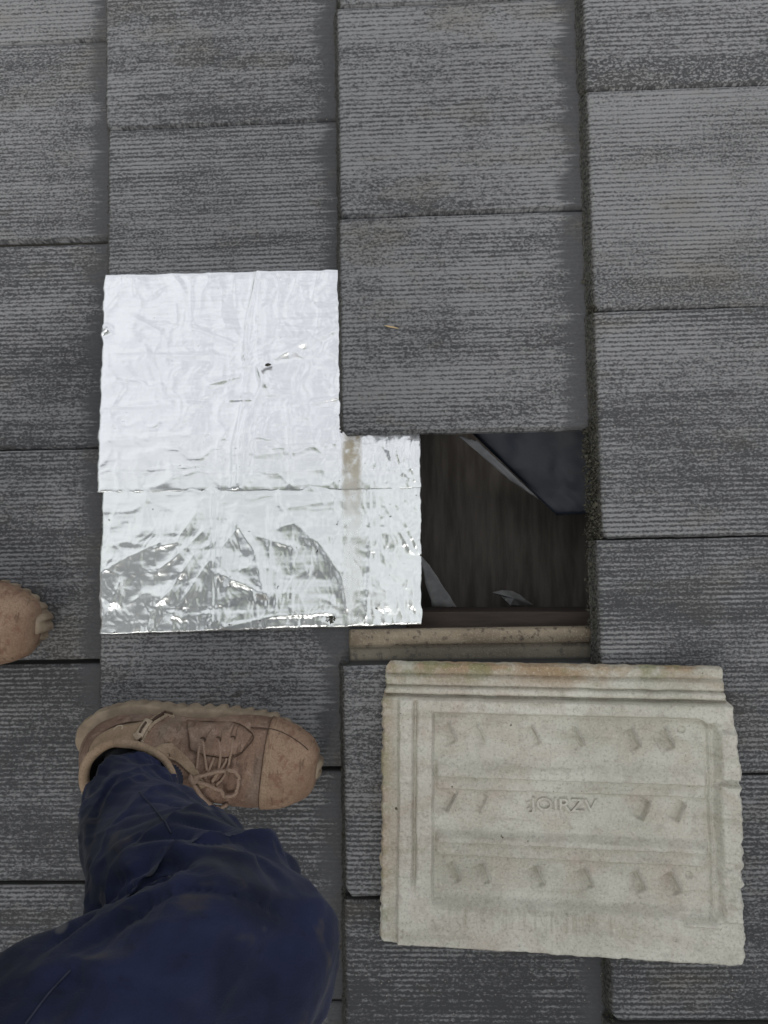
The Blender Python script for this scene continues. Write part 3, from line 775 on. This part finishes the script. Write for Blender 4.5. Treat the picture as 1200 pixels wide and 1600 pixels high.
def chip(name, px, py, z, L, w, rot, mat, label, cat):
    r = np.random.default_rng(int(px)); mb = MB()
    V = np.array([(-L, -w * .4, 0), (-L * .3, -w, 0), (L * .8, -w * .5, 0), (L, 0.1 * w, 0), (L * .2, w, 0), (-L * .8, w * .6, 0)])
    T = V + np.array((0, 0, w * .8)); T[:, :2] *= 0.85; T[:, 2] += r.uniform(0, w * .4, 6)
    mb.add(np.vstack([V, T]), [tuple(range(6))[::-1], tuple(range(6, 12))] + [(i, (i + 1) % 6, 6 + (i + 1) % 6, 6 + i) for i in range(6)])
    o = link(name, mb.mesh(name, False), mat, label=label, cat=cat)
    o.location = U(px, py, z); o.rotation_euler = (0, 0, R(rot)); return o
chip('wood_chip', 1134, 1395, 0.0185, 0.0065, 0.0017, 108, M['chip'], 'tiny pale wood chip in the right groove of the loose tile', 'chip')
chip('straw', 612, 511, -0.0045, 0.011, 0.0012, -14, M['chip'], 'thin dry straw on the tile right of the foil', 'straw')
chip('foil_flake', 419, 570, 0.0005, 0.0045, 0.0022, 5, M['moss'], 'small dark flake sitting on the upper foil sheet', 'flake')

def moss_lump(px, py, z, n, rad, label):
    r = np.random.default_rng(3); mb = MB()
    for i in range(n):
        a = r.uniform(0, 6.28); d = rad * math.sqrt(r.random()); s = r.uniform(0.0008, 0.0024)
        A = np.array(Euler((r.uniform(0, 6), r.uniform(0, 6), r.uniform(0, 6))).to_matrix())
        V = np.array([(1, 0, 0), (-.6, .8, 0), (-.6, -.8, 0), (0, 0, 1.3), (0, 0, -.8)]) * s @ A.T + np.array((d * math.cos(a) * 1.25, d * math.sin(a), r.uniform(0, .004) * (1 - d / rad)))
        mb.add(V, [(0, 1, 3), (1, 2, 3), (2, 0, 3), (1, 0, 4), (2, 1, 4), (0, 2, 4)])
    o = link('moss_clump', mb.mesh('moss_clump', False), M['moss'], label=label, cat='moss'); o.location = U(px, py, z)
moss_lump(515, 968, -0.018, 90, 0.0065, 'small dark moss clump on the bottom edge of the foil')

r_ = np.random.default_rng(21); gb = MB()
for i in range(260):
    px, py = (r_.uniform(0, 1200), r_.uniform(0, 1600)) if i < 90 else ((930 + r_.normal(0, 22), r_.uniform(0, 1040)) if i < 170 else (r_.uniform(540, 1190), 1500 + abs(r_.normal(0, 40))))
    if (150 < px < 670 and 400 < py < 1000) or (640 < px < 935 and 670 < py < 1040) or (590 < px < 1165 and 1030 < py < 1502): continue
    q = U(px, py, -0.01); cx = q.x - math.floor(q.x / GAUGE) * GAUGE; s_ = r_.uniform(0.0004, 0.0012)
    A = np.array(Euler((r_.uniform(0, 6), r_.uniform(0, 6), r_.uniform(0, 6))).to_matrix())
    gb.add(np.array([(1, 0, -.6), (-.6, .8, -.6), (-.5, -.8, -.6), (0, 0, .9)]) * s_ @ A.T + np.array((q.x, q.y, -cx * STEP / GAUGE + 0.0008)), [(0, 1, 3), (1, 2, 3), (2, 0, 3), (0, 2, 1)])
link('grit', gb.mesh('grit', False), M['ledge2'], kind='stuff', label='pale crumbs of concrete grit scattered over the roof tiles', cat='grit')

# ------------------------------------------------------------------ the crouching person
person = link('person', None, label='person crouching in navy work trousers and dusty tan lace-up boots', cat='person')
person.location = (0, 0, 0)

BST = [  # top x,z / bottom x,z / half width / centre y
    (.3125, .043, .3125, .034, .010, .002), (.310, .057, .310, .028, .023, .002), (.300, .069, .302, .024, .036, .002), (.278, .079, .278, .020, .0480, .002),
    (.248, .083, .248, .020, .0555, .001), (.213, .088, .213, .020, .0565, .0), (.178, .103, .182, .020, .0515, -.001), (.152, .122, .142, .020, .0465, -.001),
    (.150, .136, .098, .020, .0455, .0), (.152, .141, .050, .021, .0465, -.001), (.154, .144, .018, .034, .0450, -.004), (.156, .146, .011, .060, .0430, -.008),
    (.158, .147, .020, .088, .0420, -.011), (.160, .148, .033, .110, .0420, -.013), (.162, .150, .045, .126, .0425, -.015)]

def boot_surface(nu=110, nv=96, grow=0.0):
    S = catmull(np.array(BST), nu)
    v = np.linspace(0, 2 * np.pi, nv, endpoint=False)
    cv, sv = np.cos(v), np.sin(v)
    out = np.zeros((nu, nv, 3))
    for i in range(nu):
        tx, tz, bx, bz, w, yc = S[i]
        f = np.clip((i / (nu - 1) - 0.55) / 0.2, 0, 1)                 # shaft becomes a plain oval
        ee = 2.5 * (1 - f) + 2.1 * f
        ct = np.sign(cv) * np.abs(cv) ** (2 / (ee if True else 2)); st = np.sign(sv) * np.abs(sv) ** (2 / ee)
        wid = w * (1 - (0.10 * (1 - f)) * ct)
        k = (ct + 1) / 2
        out[i, :, 0] = bx + (tx - bx) * k
        out[i, :, 2] = bz + (tz - bz) * k
        out[i, :, 1] = yc + (wid + grow) * st
        crk = (1 - f) * 0.0016 * math.sin(S[i][0] * 420) * np.clip(cv, 0, 1) * math.exp(-((S[i][0] - .205) / .02) ** 2)   # flex creases
        out[i, :, 2] += crk + (fbm(out[i, :, 0] * 30, out[i, :, 1] * 30 + f * 9, 5, 3) - 0.5) * 0.0030
        out[i, :, 1] += (fbm(out[i, :, 2] * 40 + 9, out[i, :, 0] * 40, 6, 3) - 0.5) * 0.0040
    out[:, :, 2] += (0.016 * np.clip((out[:, :, 0] - 0.22) / 0.09, 0, 2) ** 2) * 0.6
    return out

def sole_mesh(scale=1.0):
    n = 220; pts = []
    for k in range(n):
        a = 2 * math.pi * k / n
        xx = .155 + .157 * math.copysign(abs(math.cos(a)) ** .82, math.cos(a))
        hw = np.interp(xx, [-.01, .02, .06, .12, .18, .24, .28, .305, .32], [.030, .045, .050, .046, .052, .057, .050, .036, .018])
        s = math.sin(a); yy = hw * math.copysign(abs(s) ** .62, s) * 1.0 + 0.001
        pts.append((xx, yy))
    pts = np.array(pts); c = np.array((.156, 0))
    d = pts - c; L = np.linalg.norm(d, axis=1)[:, None]; nrm = d / L
    arc = np.concatenate([[0], np.cumsum(np.linalg.norm(np.diff(pts, axis=0), axis=1))])
    lug = np.clip(np.sin(arc / 0.0175 * 2 * np.pi) * 1.8 + 0.5, -1, 1)[:, None]
    V = []; rings = [(0.0, 0.001, 0.0022), (0.004, 0.003, 0.0026), (0.016, 0.0042, 0.0026), (0.023, 0.0040, 0.0018), (0.028, 0.0034, 0.0004), (0.033, 0.0022, 0.0), (0.035, -0.002, 0.0)]
    for z, off, lg in rings:
        p = pts + nrm * (off + lug * lg)
        sp = 0.016 * np.clip((p[:, 0] - 0.22) / 0.09, 0, 2) ** 2 * 0.8 + 0.35 * z * sstep(0.25, 0.31, p[:, 0]) + 0.45 * z * sstep(0.05, 0.0, p[:, 0])
        V.append(np.column_stack([p, np.full(n, z) + sp]))
    V = np.vstack(V)
    Fc = grid_faces(len(rings), n, True)
    Fc.append(tuple(range(n))); Fc.append(tuple(range((len(rings) - 1) * n, len(rings) * n))[::-1])
    return V, Fc

def flipy(V, m):
    V = np.array(V, float)
    if m: V[..., 1] *= -1
    return V

def make_boot(loc, yaw, tilt, mirror, detail):
    B = boot_surface(); nu, nv, _ = B.shape
    Vb = flipy(B.reshape(-1, 3), mirror)
    Fc = grid_faces(nu, nv, True); Fc.append(tuple(range(nv)))
    o = link('boot', mesh_from('boot', Vb, Fc), M['leather'], person)
    Mx = Matrix.Translation(loc) @ Matrix.Rotation(R(yaw), 4, 'Z') @ Matrix.Rotation(R(tilt), 4, 'Y')
    o.matrix_basis = Mx
    sv, sf = sole_mesh()
    link('sole', mesh_from('sole', flipy(sv, mirror), sf), M['rubber'], o)
    # toe cap: a second leather layer over the front
    S = catmull(np.array(BST), nu)
    cap_i = int(np.argmax(S[:, 0] < 0.252))
    js = [j for j in range(nv) if math.cos(2 * math.pi * j / nv) > -0.55]
    js = sorted(js, key=lambda j: ((j + nv // 2) % nv))
    ctr = B[:cap_i + 1].mean(1, keepdims=True)
    nn = B[:cap_i + 1] - ctr; nn /= np.linalg.norm(nn, axis=2, keepdims=True) + 1e-9
    C = (B[:cap_i + 1] + nn * 0.0013)[:, js]
    cap = link('toe_cap', mesh_from('toe_cap', flipy(C.reshape(-1, 3), mirror), grid_faces(cap_i + 1, len(js))), M['cap'], o)
    cap.modifiers.new('thick', 'SOLIDIFY').thickness = 0.0012
    line = flipy((B[cap_i] + (nn[cap_i]) * 0.0020)[js], mirror)
    link('toe_seam', MB().tube(line, 0.0008, 6).mesh('toe_seam'), M['stitch'], o)
    line2 = flipy((B[cap_i - 2] + (nn[cap_i - 2]) * 0.0024)[js], mirror)
    link('stitching', MB().tube(line2, 0.0005, 5).mesh('stitching'), M['lining'], o)
    # padded collar rim and inner lining
    rim = B[-1]; cen = rim.mean(0)
    mb = MB(); mb.tube(list(flipy(np.vstack([rim, rim[:1]]) * 1.0, mirror)), 0.0038 + 0.0026 * (0.5 - 0.5 * np.cos(np.linspace(0, 2 * np.pi, len(rim) + 1))), 10)
    link('collar', mb.mesh('collar'), M['lining'], o)
    ins = np.stack([cen + (rim - cen) * s + np.array((0, 0, dz)) for s, dz in ((0.95, 0.0), (0.92, -0.015), (0.85, -0.035), (0.5, -0.05))])
    link('inner_lining', mesh_from('inner_lining', flipy(ins.reshape(-1, 3), mirror), [f[::-1] for f in grid_faces(4, nv, True)] + [tuple(range(3 * nv, 4 * nv))]), M['sock'], o)
    if not detail: return o
    # everything below sits on the boot where the photograph shows it
    Vw = [Mx @ Vector(v) for v in Vb]
    bvh = BVHTree.FromPolygons(Vw, Fc)
    inv = Mx.inverted()
    def on(px, py, off=0.001):
        a, d = ray(px, py); h, nm, _, _ = bvh.ray_cast(a, d)
        if h is None: h, nm, _, _ = bvh.find_nearest(U(px, py, 0.06))
        if nm.dot(d) > 0: nm = -nm
        return np.array(inv @ (h + nm * off))
    def stroke(pts, off, n=24):
        Q = catmull(np.array(pts, float), n); return [on(x, y, off) for x, y in Q]
    # eyestay (quarter with the eyelets), a leather layer with its own edge
    out_ = catmull(np.array([(292, 1128), (325, 1131), (362, 1131), (394, 1149)], float), 26)
    in_ = catmull(np.array([(296, 1172), (318, 1178), (352, 1182), (378, 1174)], float), 26)
    V = []; nl = 9
    for i in range(26):
        for j in range(nl):
            q = out_[i] + (in_[i] - out_[i]) * j / (nl - 1); V.append(on(q[0], q[1], 0.0016 if 0 < j else 0.0004))
    ey = link('eyestay', mesh_from('eyestay', V, grid_faces(26, nl)), M['leather'], o); ey.modifiers.new('thick', 'SOLIDIFY').thickness = 0.0022
    out2 = catmull(np.array([(300, 1248), (330, 1252), (358, 1250), (372, 1240)], float), 18)
    link('seam', MB().tube(stroke([(300, 1129), (340, 1130), (372, 1132), (396, 1150), (386, 1168), (372, 1180), (352, 1184), (320, 1180)], 0.0020, 50), 0.0007, 5).mesh('seam'), M['stitch'], o)
    link('seam', MB().tube(stroke([(136, 1182), (148, 1158), (172, 1139), (200, 1130), (224, 1128)], 0.0008, 30), 0.0011, 6).mesh('seam'), M['stitch'], o)
    link('seam', MB().tube(stroke([(392, 1138), (430, 1142), (462, 1158), (480, 1172)], 0.0022, 24), 0.0009, 6).mesh('seam'), M['stitch'], o)
    for x, y in ((316, 1157), (341, 1156), (365, 1155)):
        p = np.array(on(x, y, 0.0034)); rg = [p + 0.0030 * np.array((math.cos(a), math.sin(a), 0)) for a in np.linspace(0, 2 * math.pi, 13)]
        link('eyelet', MB().tube(rg, 0.0010, 6).mesh('eyelet'), M['stitch'], o)
    laces = [[(316, 1158), (319, 1180), (323, 1203)], [(341, 1157), (345, 1180), (340, 1208), (330, 1222)], [(365, 1156), (361, 1182), (350, 1208), (338, 1226)],
             [(310, 1166), (308, 1185), (306, 1200)], [(333, 1183), (326, 1200), (320, 1214)], [(354, 1184), (344, 1200), (330, 1220)]]
    for L in laces:
        link('lace', MB().tube(stroke(L, 0.0030, 14), 0.0016, 8).mesh('lace'), M['lace'], o)
    bow = [(298, 1213), (318, 1208), (340, 1203), (360, 1201), (373, 1212), (374, 1228), (362, 1238), (348, 1238), (339, 1228), (322, 1222), (299, 1215)]
    link('lace', MB().tube(stroke(bow, 0.0065, 60), 0.0022, 8).mesh('lace'), M['lace'], o)
    link('lace', MB().tube(stroke([(300, 1222), (322, 1246), (340, 1256), (356, 1253)], 0.0045, 20), 0.0024, 8).mesh('lace'), M['lace'], o)
    link('lace', MB().tube(stroke([(292, 1209), (299, 1217), (304, 1210)], 0.0085, 12), 0.0036, 8).mesh('lace'), M['lace'], o)
    ho = catmull(np.array([(136, 1190), (148, 1158), (176, 1139), (224, 1129)], float), 24); hi = catmull(np.array([(143, 1206), (153, 1174), (178, 1160), (212, 1164)], float), 24)
    V = [on(*(ho[i] + (hi[i] - ho[i]) * j / 7), 0.0014 if 0 < j else 0.0002) for i in range(24) for j in range(8)]
    hp = link('heel_panel', mesh_from('heel_panel', V, grid_faces(24, 8)), M['lining'], o); hp.modifiers.new('thick', 'SOLIDIFY').thickness = 0.0016
    tg = catmull(np.array([(238, 1172), (268, 1186), (296, 1208), (312, 1232)], float), 20); tg2 = catmull(np.array([(262, 1160), (288, 1180), (306, 1200), (322, 1226)], float), 20)
    V = [on(*(tg[i] + (tg2[i] - tg[i]) * j / 7), 0.0030) for i in range(20) for j in range(8)]
    tp_ = link('tongue', mesh_from('tongue', V, grid_faces(20, 8)), M['lining'], o); tp_.modifiers.new('thick', 'SOLIDIFY').thickness = 0.003
    # side zip: two rows of teeth, slider and pull tab
    zp = catmull(np.array([(270, 1111), (254, 1119), (238, 1130), (226, 1145), (216, 1166)], float), 26)
    zt = MB()
    for i in range(26):
        t = zp[min(i + 1, 25)] - zp[max(i - 1, 0)]; t /= np.linalg.norm(t); nr_ = np.array((-t[1], t[0]))
        for s in (-3.4, 3.4):
            p = on(*(zp[i] + nr_ * s), 0.0016); zt.box(p, (0.0020, 0.0036, 0.0026), Euler((0, 0, 0.6)).to_matrix())
    link('zip_teeth', zt.mesh('zip_teeth', False), M['zip'], o, kind='stuff')
    link('zip_tape', MB().tube([on(*q, 0.0002) for q in zp], np.array([[0.0012, 0.0058]] * 26), 8).mesh('zip_tape'), M['stitch'], o)
    pb = MB()
    A = [on(*q, 0.0060) for q in ((236, 1131), (229, 1139), (222, 1149), (216, 1158))]
    pb.tube(A, np.array([[0.0014, 0.0052]] * 4), 8)
    link('zip_pull', pb.mesh('zip_pull'), M['zip'], o)
    link('zip_pull', MB().tube([on(*q, 0.0085) for q in ((230, 1137), (224, 1146), (219, 1154))], 0.0016, 6).mesh('zip_pull'), M['stitch'], o)
    sb = MB(); p = on(212, 1167, 0.005); sb.box(p, (0.012, 0.009, 0.005), Euler((0.2, 0, 0.5)).to_matrix()); link('slider_bridge', MB().box(on(213, 1160, 0.008), (0.005, 0.008, 0.004), Euler((0, 0, 0.7)).to_matrix()).mesh('slider_bridge', False), M['zip'], o)
    link('zip_slider', sb.mesh('zip_slider', False), M['zip'], o)
    link('pull_loop', MB().tube(stroke([(178, 1144), (184, 1138), (192, 1137), (191, 1143)], 0.0020, 10), 0.0016, 6).mesh('pull_loop'), M['zip'], o)
    return o

BOOT_R = make_boot((-0.008, -0.902, 0.003), -7.5, 3.6, False, True)
BOOT_L = make_boot((-0.386, -0.742, 0.004), -3.0, 3.6, True, False)

# trousers: both legs and the seat, one garment
def leg(P, rad, seed, n=330, seg=200, amp=1.0, ref=(0, 1, 0)):
    P = catmull(P, n); rd = catmull(np.array(rad), n)
    def disp(u, a):
        c = np.cos(a); s = np.sin(a)
        # soft rolls that run round the leg, deeper behind the knee and above the cuff
        ph = u * 30 + 1.6 * np.sin(a + seed) + 2.2 * (fbm(c * 1.3 + 5 + u * 3, s * 1.3 + 5, seed, 2) - 0.5)
        rl = 1 - np.abs(np.sin(ph)) ** 0.8
        k = 0.0030 + 0.007 * math.exp(-((u - 0.12) / 0.10) ** 2) + 0.010 * math.exp(-((u - 0.50) / 0.13) ** 2)
        f = (fbm(c * 1.1 + 9 + u * 7, s * 1.1 + u * 5, seed + 3, 3) - 0.5)
        wr = 1 - np.abs(2 * fbm(c * 2.6 + s * 1.2 + 20 + u * 6, s * 2.6 - c + u * 26, seed + 5, 3) - 1) ** 0.7
        d = amp * (rl * k - 0.5 * k + f * 0.026 + (wr - 0.7) * 0.0038)
        return d * min(1.0, u * 14 + 0.12)
    return tube_data(P, rd, seg, ref, disp)

mb = MB()
RP = [(0.108, -0.935, 0.120), (0.118, -0.942, 0.165), (0.158, -0.955, 0.235), (0.232, -0.966, 0.330), (0.298, -0.962, 0.420), (0.314, -0.966, 0.472), (0.245, -0.998, 0.520), (0.140, -1.05, 0.585), (0.000, -1.10, 0.670)]
RR = [(.037, .047), (.047, .052), (.057, .063), (.068, .074), (.074, .078), (.077, .081), (.085, .092), (.094, .103), (.11, .12)]
mb.add(*leg(RP, RR, 3))
LP = [(-0.318, -0.742, 0.125), (-0.300, -0.742, 0.165), (-0.22, -0.745, 0.25), (-0.14, -0.742, 0.36), (-0.03, -0.738, 0.475), (-0.015, -0.748, 0.525), (-0.02, -0.815, 0.59), (-0.03, -0.875, 0.64), (-0.055, -0.93, 0.70)]
mb.add(*leg(LP, RR, 8, 120, 72))
SEAT = [(0.03, -1.05, 0.60), (-0.03, -1.03, 0.66), (-0.03, -1.02, 0.75), (-0.005, -1.015, 0.84)]
V_, F_ = tube_data(catmull(SEAT, 40), catmull(np.array([(.06, .10), (.13, .185), (.135, .185), (.12, .165)]), 40), 64, (1, 0, 0))
mb.add(V_, F_)
tb = BVHTree.FromPolygons([Vector(v) for v in mb.v], mb.f)
FOLDS = [([(154, 1393), (210, 1361), (261, 1351), (317, 1361)], -5, 7), ([(70, 1482), (131, 1435), (187, 1393), (243, 1375), (299, 1372)], -6, 8),
         ([(154, 1468), (210, 1431), (261, 1398), (299, 1384), (355, 1389), (420, 1412), (467, 1445)], -5, 6), ([(150, 1450), (215, 1412), (275, 1390)], 5, 7),
         ([(200, 1454), (280, 1445), (373, 1440)], 3.5, 8), ([(200, 1314), (252, 1305), (322, 1312), (401, 1309)], -4.5, 6), ([(205, 1330), (262, 1325), (330, 1334)], 4, 8),
         ([(224, 1238), (261, 1234), (299, 1252)], 4.5, 7), ([(215, 1252), (255, 1250), (290, 1268)], -3.5, 5), ([(182, 1211), (154, 1253), (142, 1314)], -4, 6),
         ([(233, 1209), (187, 1230), (163, 1262)], 4, 6), ([(271, 1281), (327, 1291), (365, 1302)], -4, 5), ([(170, 1290), (205, 1270), (240, 1268)], -3, 5),
         ([(28, 1529), (107, 1515), (196, 1519)], 3.5, 9), ([(20, 1560), (110, 1535), (210, 1545), (300, 1580)], -3.5, 8), ([(155, 1350), (190, 1320), (230, 1300)], 3.5, 6),
         ([(160, 1420), (200, 1385), (230, 1372)], 4, 5), ([(340, 1330), (400, 1345), (450, 1375)], 3, 8), ([(300, 1480), (380, 1475), (450, 1500)], -2.5, 9), ([(250, 1180 + 30), (280, 1225)], -3, 5)]
nb = len(mb.v); VV = np.array(mb.v); 
tmp_me = mesh_from('tmp', VV, mb.f); nrm = np.empty(nb * 3); tmp_me.vertices.foreach_get('normal', nrm); nrm = nrm.reshape(-1, 3)
DD = np.zeros(nb)
for pts, amp, wd in FOLDS:
    q = []
    for x_, y_ in catmull(np.array(pts, float), 22):
        a_, d_ = ray(x_, y_); h_, n_, _, _ = tb.ray_cast(a_, d_)
        if h_ is not None: q.append((h_, n_))
    if len(q) < 5: continue
    Q_ = np.array([tuple(p[0]) for p in q]); k_ = np.arange(len(Q_)) / (len(Q_) - 1); tap = np.sin(np.clip(k_, 0.04, 0.96) * np.pi) ** 0.5
    d2 = ((VV[:, None, :] - Q_[None]) ** 2).sum(2); ii = d2.argmin(1); dm = np.sqrt(d2.min(1))
    sg = np.sign((nrm * np.array([tuple(p[1]) for p in q]).mean(0)).sum(1))
    DD += 0.0018 * amp * tap[ii] * (np.exp(-(dm / (wd * 0.001)) ** 1.4) - 0.25 * np.exp(-(dm / (wd * 0.0026)) ** 2)) * (sg > 0)
bpy.data.meshes.remove(tmp_me)
flip = 1.0 if (nrm[100] @ (VV[100] - np.array(RP[0]))) > 0 else -1.0
VV = VV + nrm * (DD * flip)[:, None]
mb.v = [tuple(v) for v in VV]
tm = mb.mesh('trousers')
TR = link('trousers', tm, M['cloth'], person)
tb = BVHTree.FromPolygons([Vector(v) for v in mb.v], mb.f)
def on_tr(px, py, off=0.001):
    a, d = ray(px, py); h, nm, _, _ = tb.ray_cast(a, d)
    if h is None: return None
    if nm.dot(d) > 0: nm = -nm
    return tuple(h + nm * off)
def seamline(pts, r=0.0007, n=40, name='seam'):
    q = [on_tr(x, y, 0.0006) for x, y in catmull(np.array(pts, float), n)]
    q = [p for p in q if p is not None]
    if len(q) > 3: link(name, MB().tube(q, r, 6).mesh(name), M['seam'], TR)
seamline([(218, 1238), (240, 1262), (258, 1285), (268, 1302)])
seamline([(40, 1600), (75, 1555), (110, 1515)])
# ribbed cuff
cf = catmull(np.array([(0.100, -0.931, 0.100), (0.108, -0.935, 0.120), (0.114, -0.939, 0.145)]), 12)
cv_, cf_ = tube_data(cf, np.array([(.0345, .0500)] * 12), 220, (0, 1, 0), lambda u, a: 0.0008 * np.sin(a * 55) * (1 - 0.3 * u))
link('cuff', mesh_from('cuff', cv_, cf_), M['cloth'], TR)
# sock between cuff and collar
sk = tube_data(catmull([(0.072, -0.914, 0.06), (0.082, -0.918, 0.09), (0.094, -0.924, 0.12)], 12), 0.030, 40, (0, 1, 0))
link('sock', mesh_from('sock', *sk), M['sock'], person)

# body: one continuous skinned figure (mostly beyond the frame), dressed above
def skinned(name, nodes, edges, mat, root=0, sub=2, parent=None):
    me = bpy.data.meshes.new(name); me.from_pydata([n[:3] for n in nodes], edges, []); me.update()
    o = link(name, me, mat, parent)
    md = o.modifiers.new('skin', 'SKIN'); md.use_smooth_shade = True
    for i, n in enumerate(nodes):
        sv = me.skin_vertices[0].data[i]; r = n[3]; sv.radius = (r, r) if not isinstance(r, tuple) else r; sv.use_root = (i == root)
    sb = o.modifiers.new('sub', 'SUBSURF'); sb.levels = sub; sb.render_levels = sub
    return o
HEAD = Vector((0.20, -0.93, 1.33))
body_nodes = [(-0.02, -1.02, 0.74, .11), (0.02, -1.0, 0.90, .115), (0.07, -0.98, 1.05, .12), (0.12, -0.965, 1.16, .06), (0.15, -0.95, 1.22, .052), (0.19, -0.935, 1.31, .08), (0.20, -0.93, 1.37, .07),
              (0.06, -1.13, 1.08, .06), (0.15, -1.17, 0.86, .045), (0.27, -1.05, 1.00, .032), (0.305, -1.02, 1.03, .028),
              (0.08, -0.82, 1.09, .06), (0.10, -0.68, 0.90, .045), (0.20, -0.70, 1.03, .032), (0.235, -0.72, 1.05, .028)]
body_edges = [(0, 1), (1, 2), (2, 3), (3, 4), (4, 5), (5, 6), (2, 7), (7, 8), (8, 9), (9, 10), (2, 11), (11, 12), (12, 13), (13, 14)]
def hand(nodes, edges, wi, fw, side):
    f = Vector(fw).normalized(); s = Vector(side).normalized()
    w = Vector(nodes[wi][:3])
    pk = len(nodes); nodes.append((*(w + f * 0.045), .026)); edges.append((wi, pk))
    for k, (off, L) in enumerate(((-.030, .060), (-.010, .072), (.010, .068), (.029, .054))):
        a = w + f * 0.085 + s * off; i0 = len(nodes); edges.append((pk, i0)); nodes.append((*a, .0085))
        for q in (0.5, 1.0):
            nodes.append((*(a + f * L * q + Vector((0, 0, -0.018 * q * q))), .0072)); edges.append((len(nodes) - 2, len(nodes) - 1))
    a = w + f * 0.03 - s * 0.034; i0 = len(nodes); edges.append((pk, i0)); nodes.append((*a, .011))
    nodes.append((*(a + f * 0.035 - s * 0.018), .010)); edges.append((i0, i0 + 1))
hand(body_nodes, body_edges, 10, (0.55, 0.6, 0.15), (0.6, -0.5, 0.3))
hand(body_nodes, body_edges, 14, (0.8, -0.2, 0.15), (-0.2, -0.8, 0.3))
body = skinned('body', body_nodes, body_edges, M['skin'], 0, 2, person)
jk_nodes = [(-0.02, -1.02, 0.76, .135), (0.02, -1.0, 0.90, .14), (0.07, -0.98, 1.05, .145), (0.115, -0.966, 1.15, .07), (0.06, -1.14, 1.08, .078), (0.15, -1.175, 0.86, .060), (0.25, -1.07, 0.98, .046), (0.08, -0.81, 1.09, .078), (0.10, -0.675, 0.90, .060), (0.18, -0.695, 1.01, .046)]
skinned('jacket', jk_nodes, [(0, 1), (1, 2), (2, 3), (2, 4), (4, 5), (5, 6), (2, 7), (7, 8), (8, 9)], M['jacket'], 0, 2, person)
# face and hair
mbh = MB()
def blob(c, r, nu=10, nv=14):
    V = [(c[0] + r[0] * math.sin(t) * math.cos(p), c[1] + r[1] * math.sin(t) * math.sin(p), c[2] + r[2] * math.cos(t)) for t in np.linspace(0.02, math.pi - 0.02, nu) for p in np.linspace(0, 2 * math.pi, nv, endpoint=False)]
    return V, grid_faces(nu, nv, True)
link('hair', mesh_from('hair', *blob((0.185, -0.935, 1.372), (0.093, 0.086, 0.086))), M['hair'], person)
for s in (-1, 1):
    link('ear', mesh_from('ear', *blob((0.195, -0.933 + s * 0.083, 1.33), (0.018, 0.010, 0.030))), M['skin'], person)
    link('eye', mesh_from('eye', *blob((0.268, -0.930 + s * 0.030, 1.335), (0.012, 0.012, 0.012))), M['zip'], person)
link('nose', mesh_from('nose', *blob((0.284, -0.928, 1.305), (0.018, 0.013, 0.022))), M['skin'], person)
link('mouth', mesh_from('mouth', *blob((0.268, -0.928, 1.268), (0.010, 0.024, 0.007))), M['cap'], person)

# ------------------------------------------------------------------ pitch everything into the world
for o in list(COL.objects):
    if o.parent is None and o.type not in ('CAMERA', 'LIGHT') and not o.get('placed'):
        o.matrix_basis = PLACE @ o.matrix_basis
    if o.get('placed'): del o['placed']
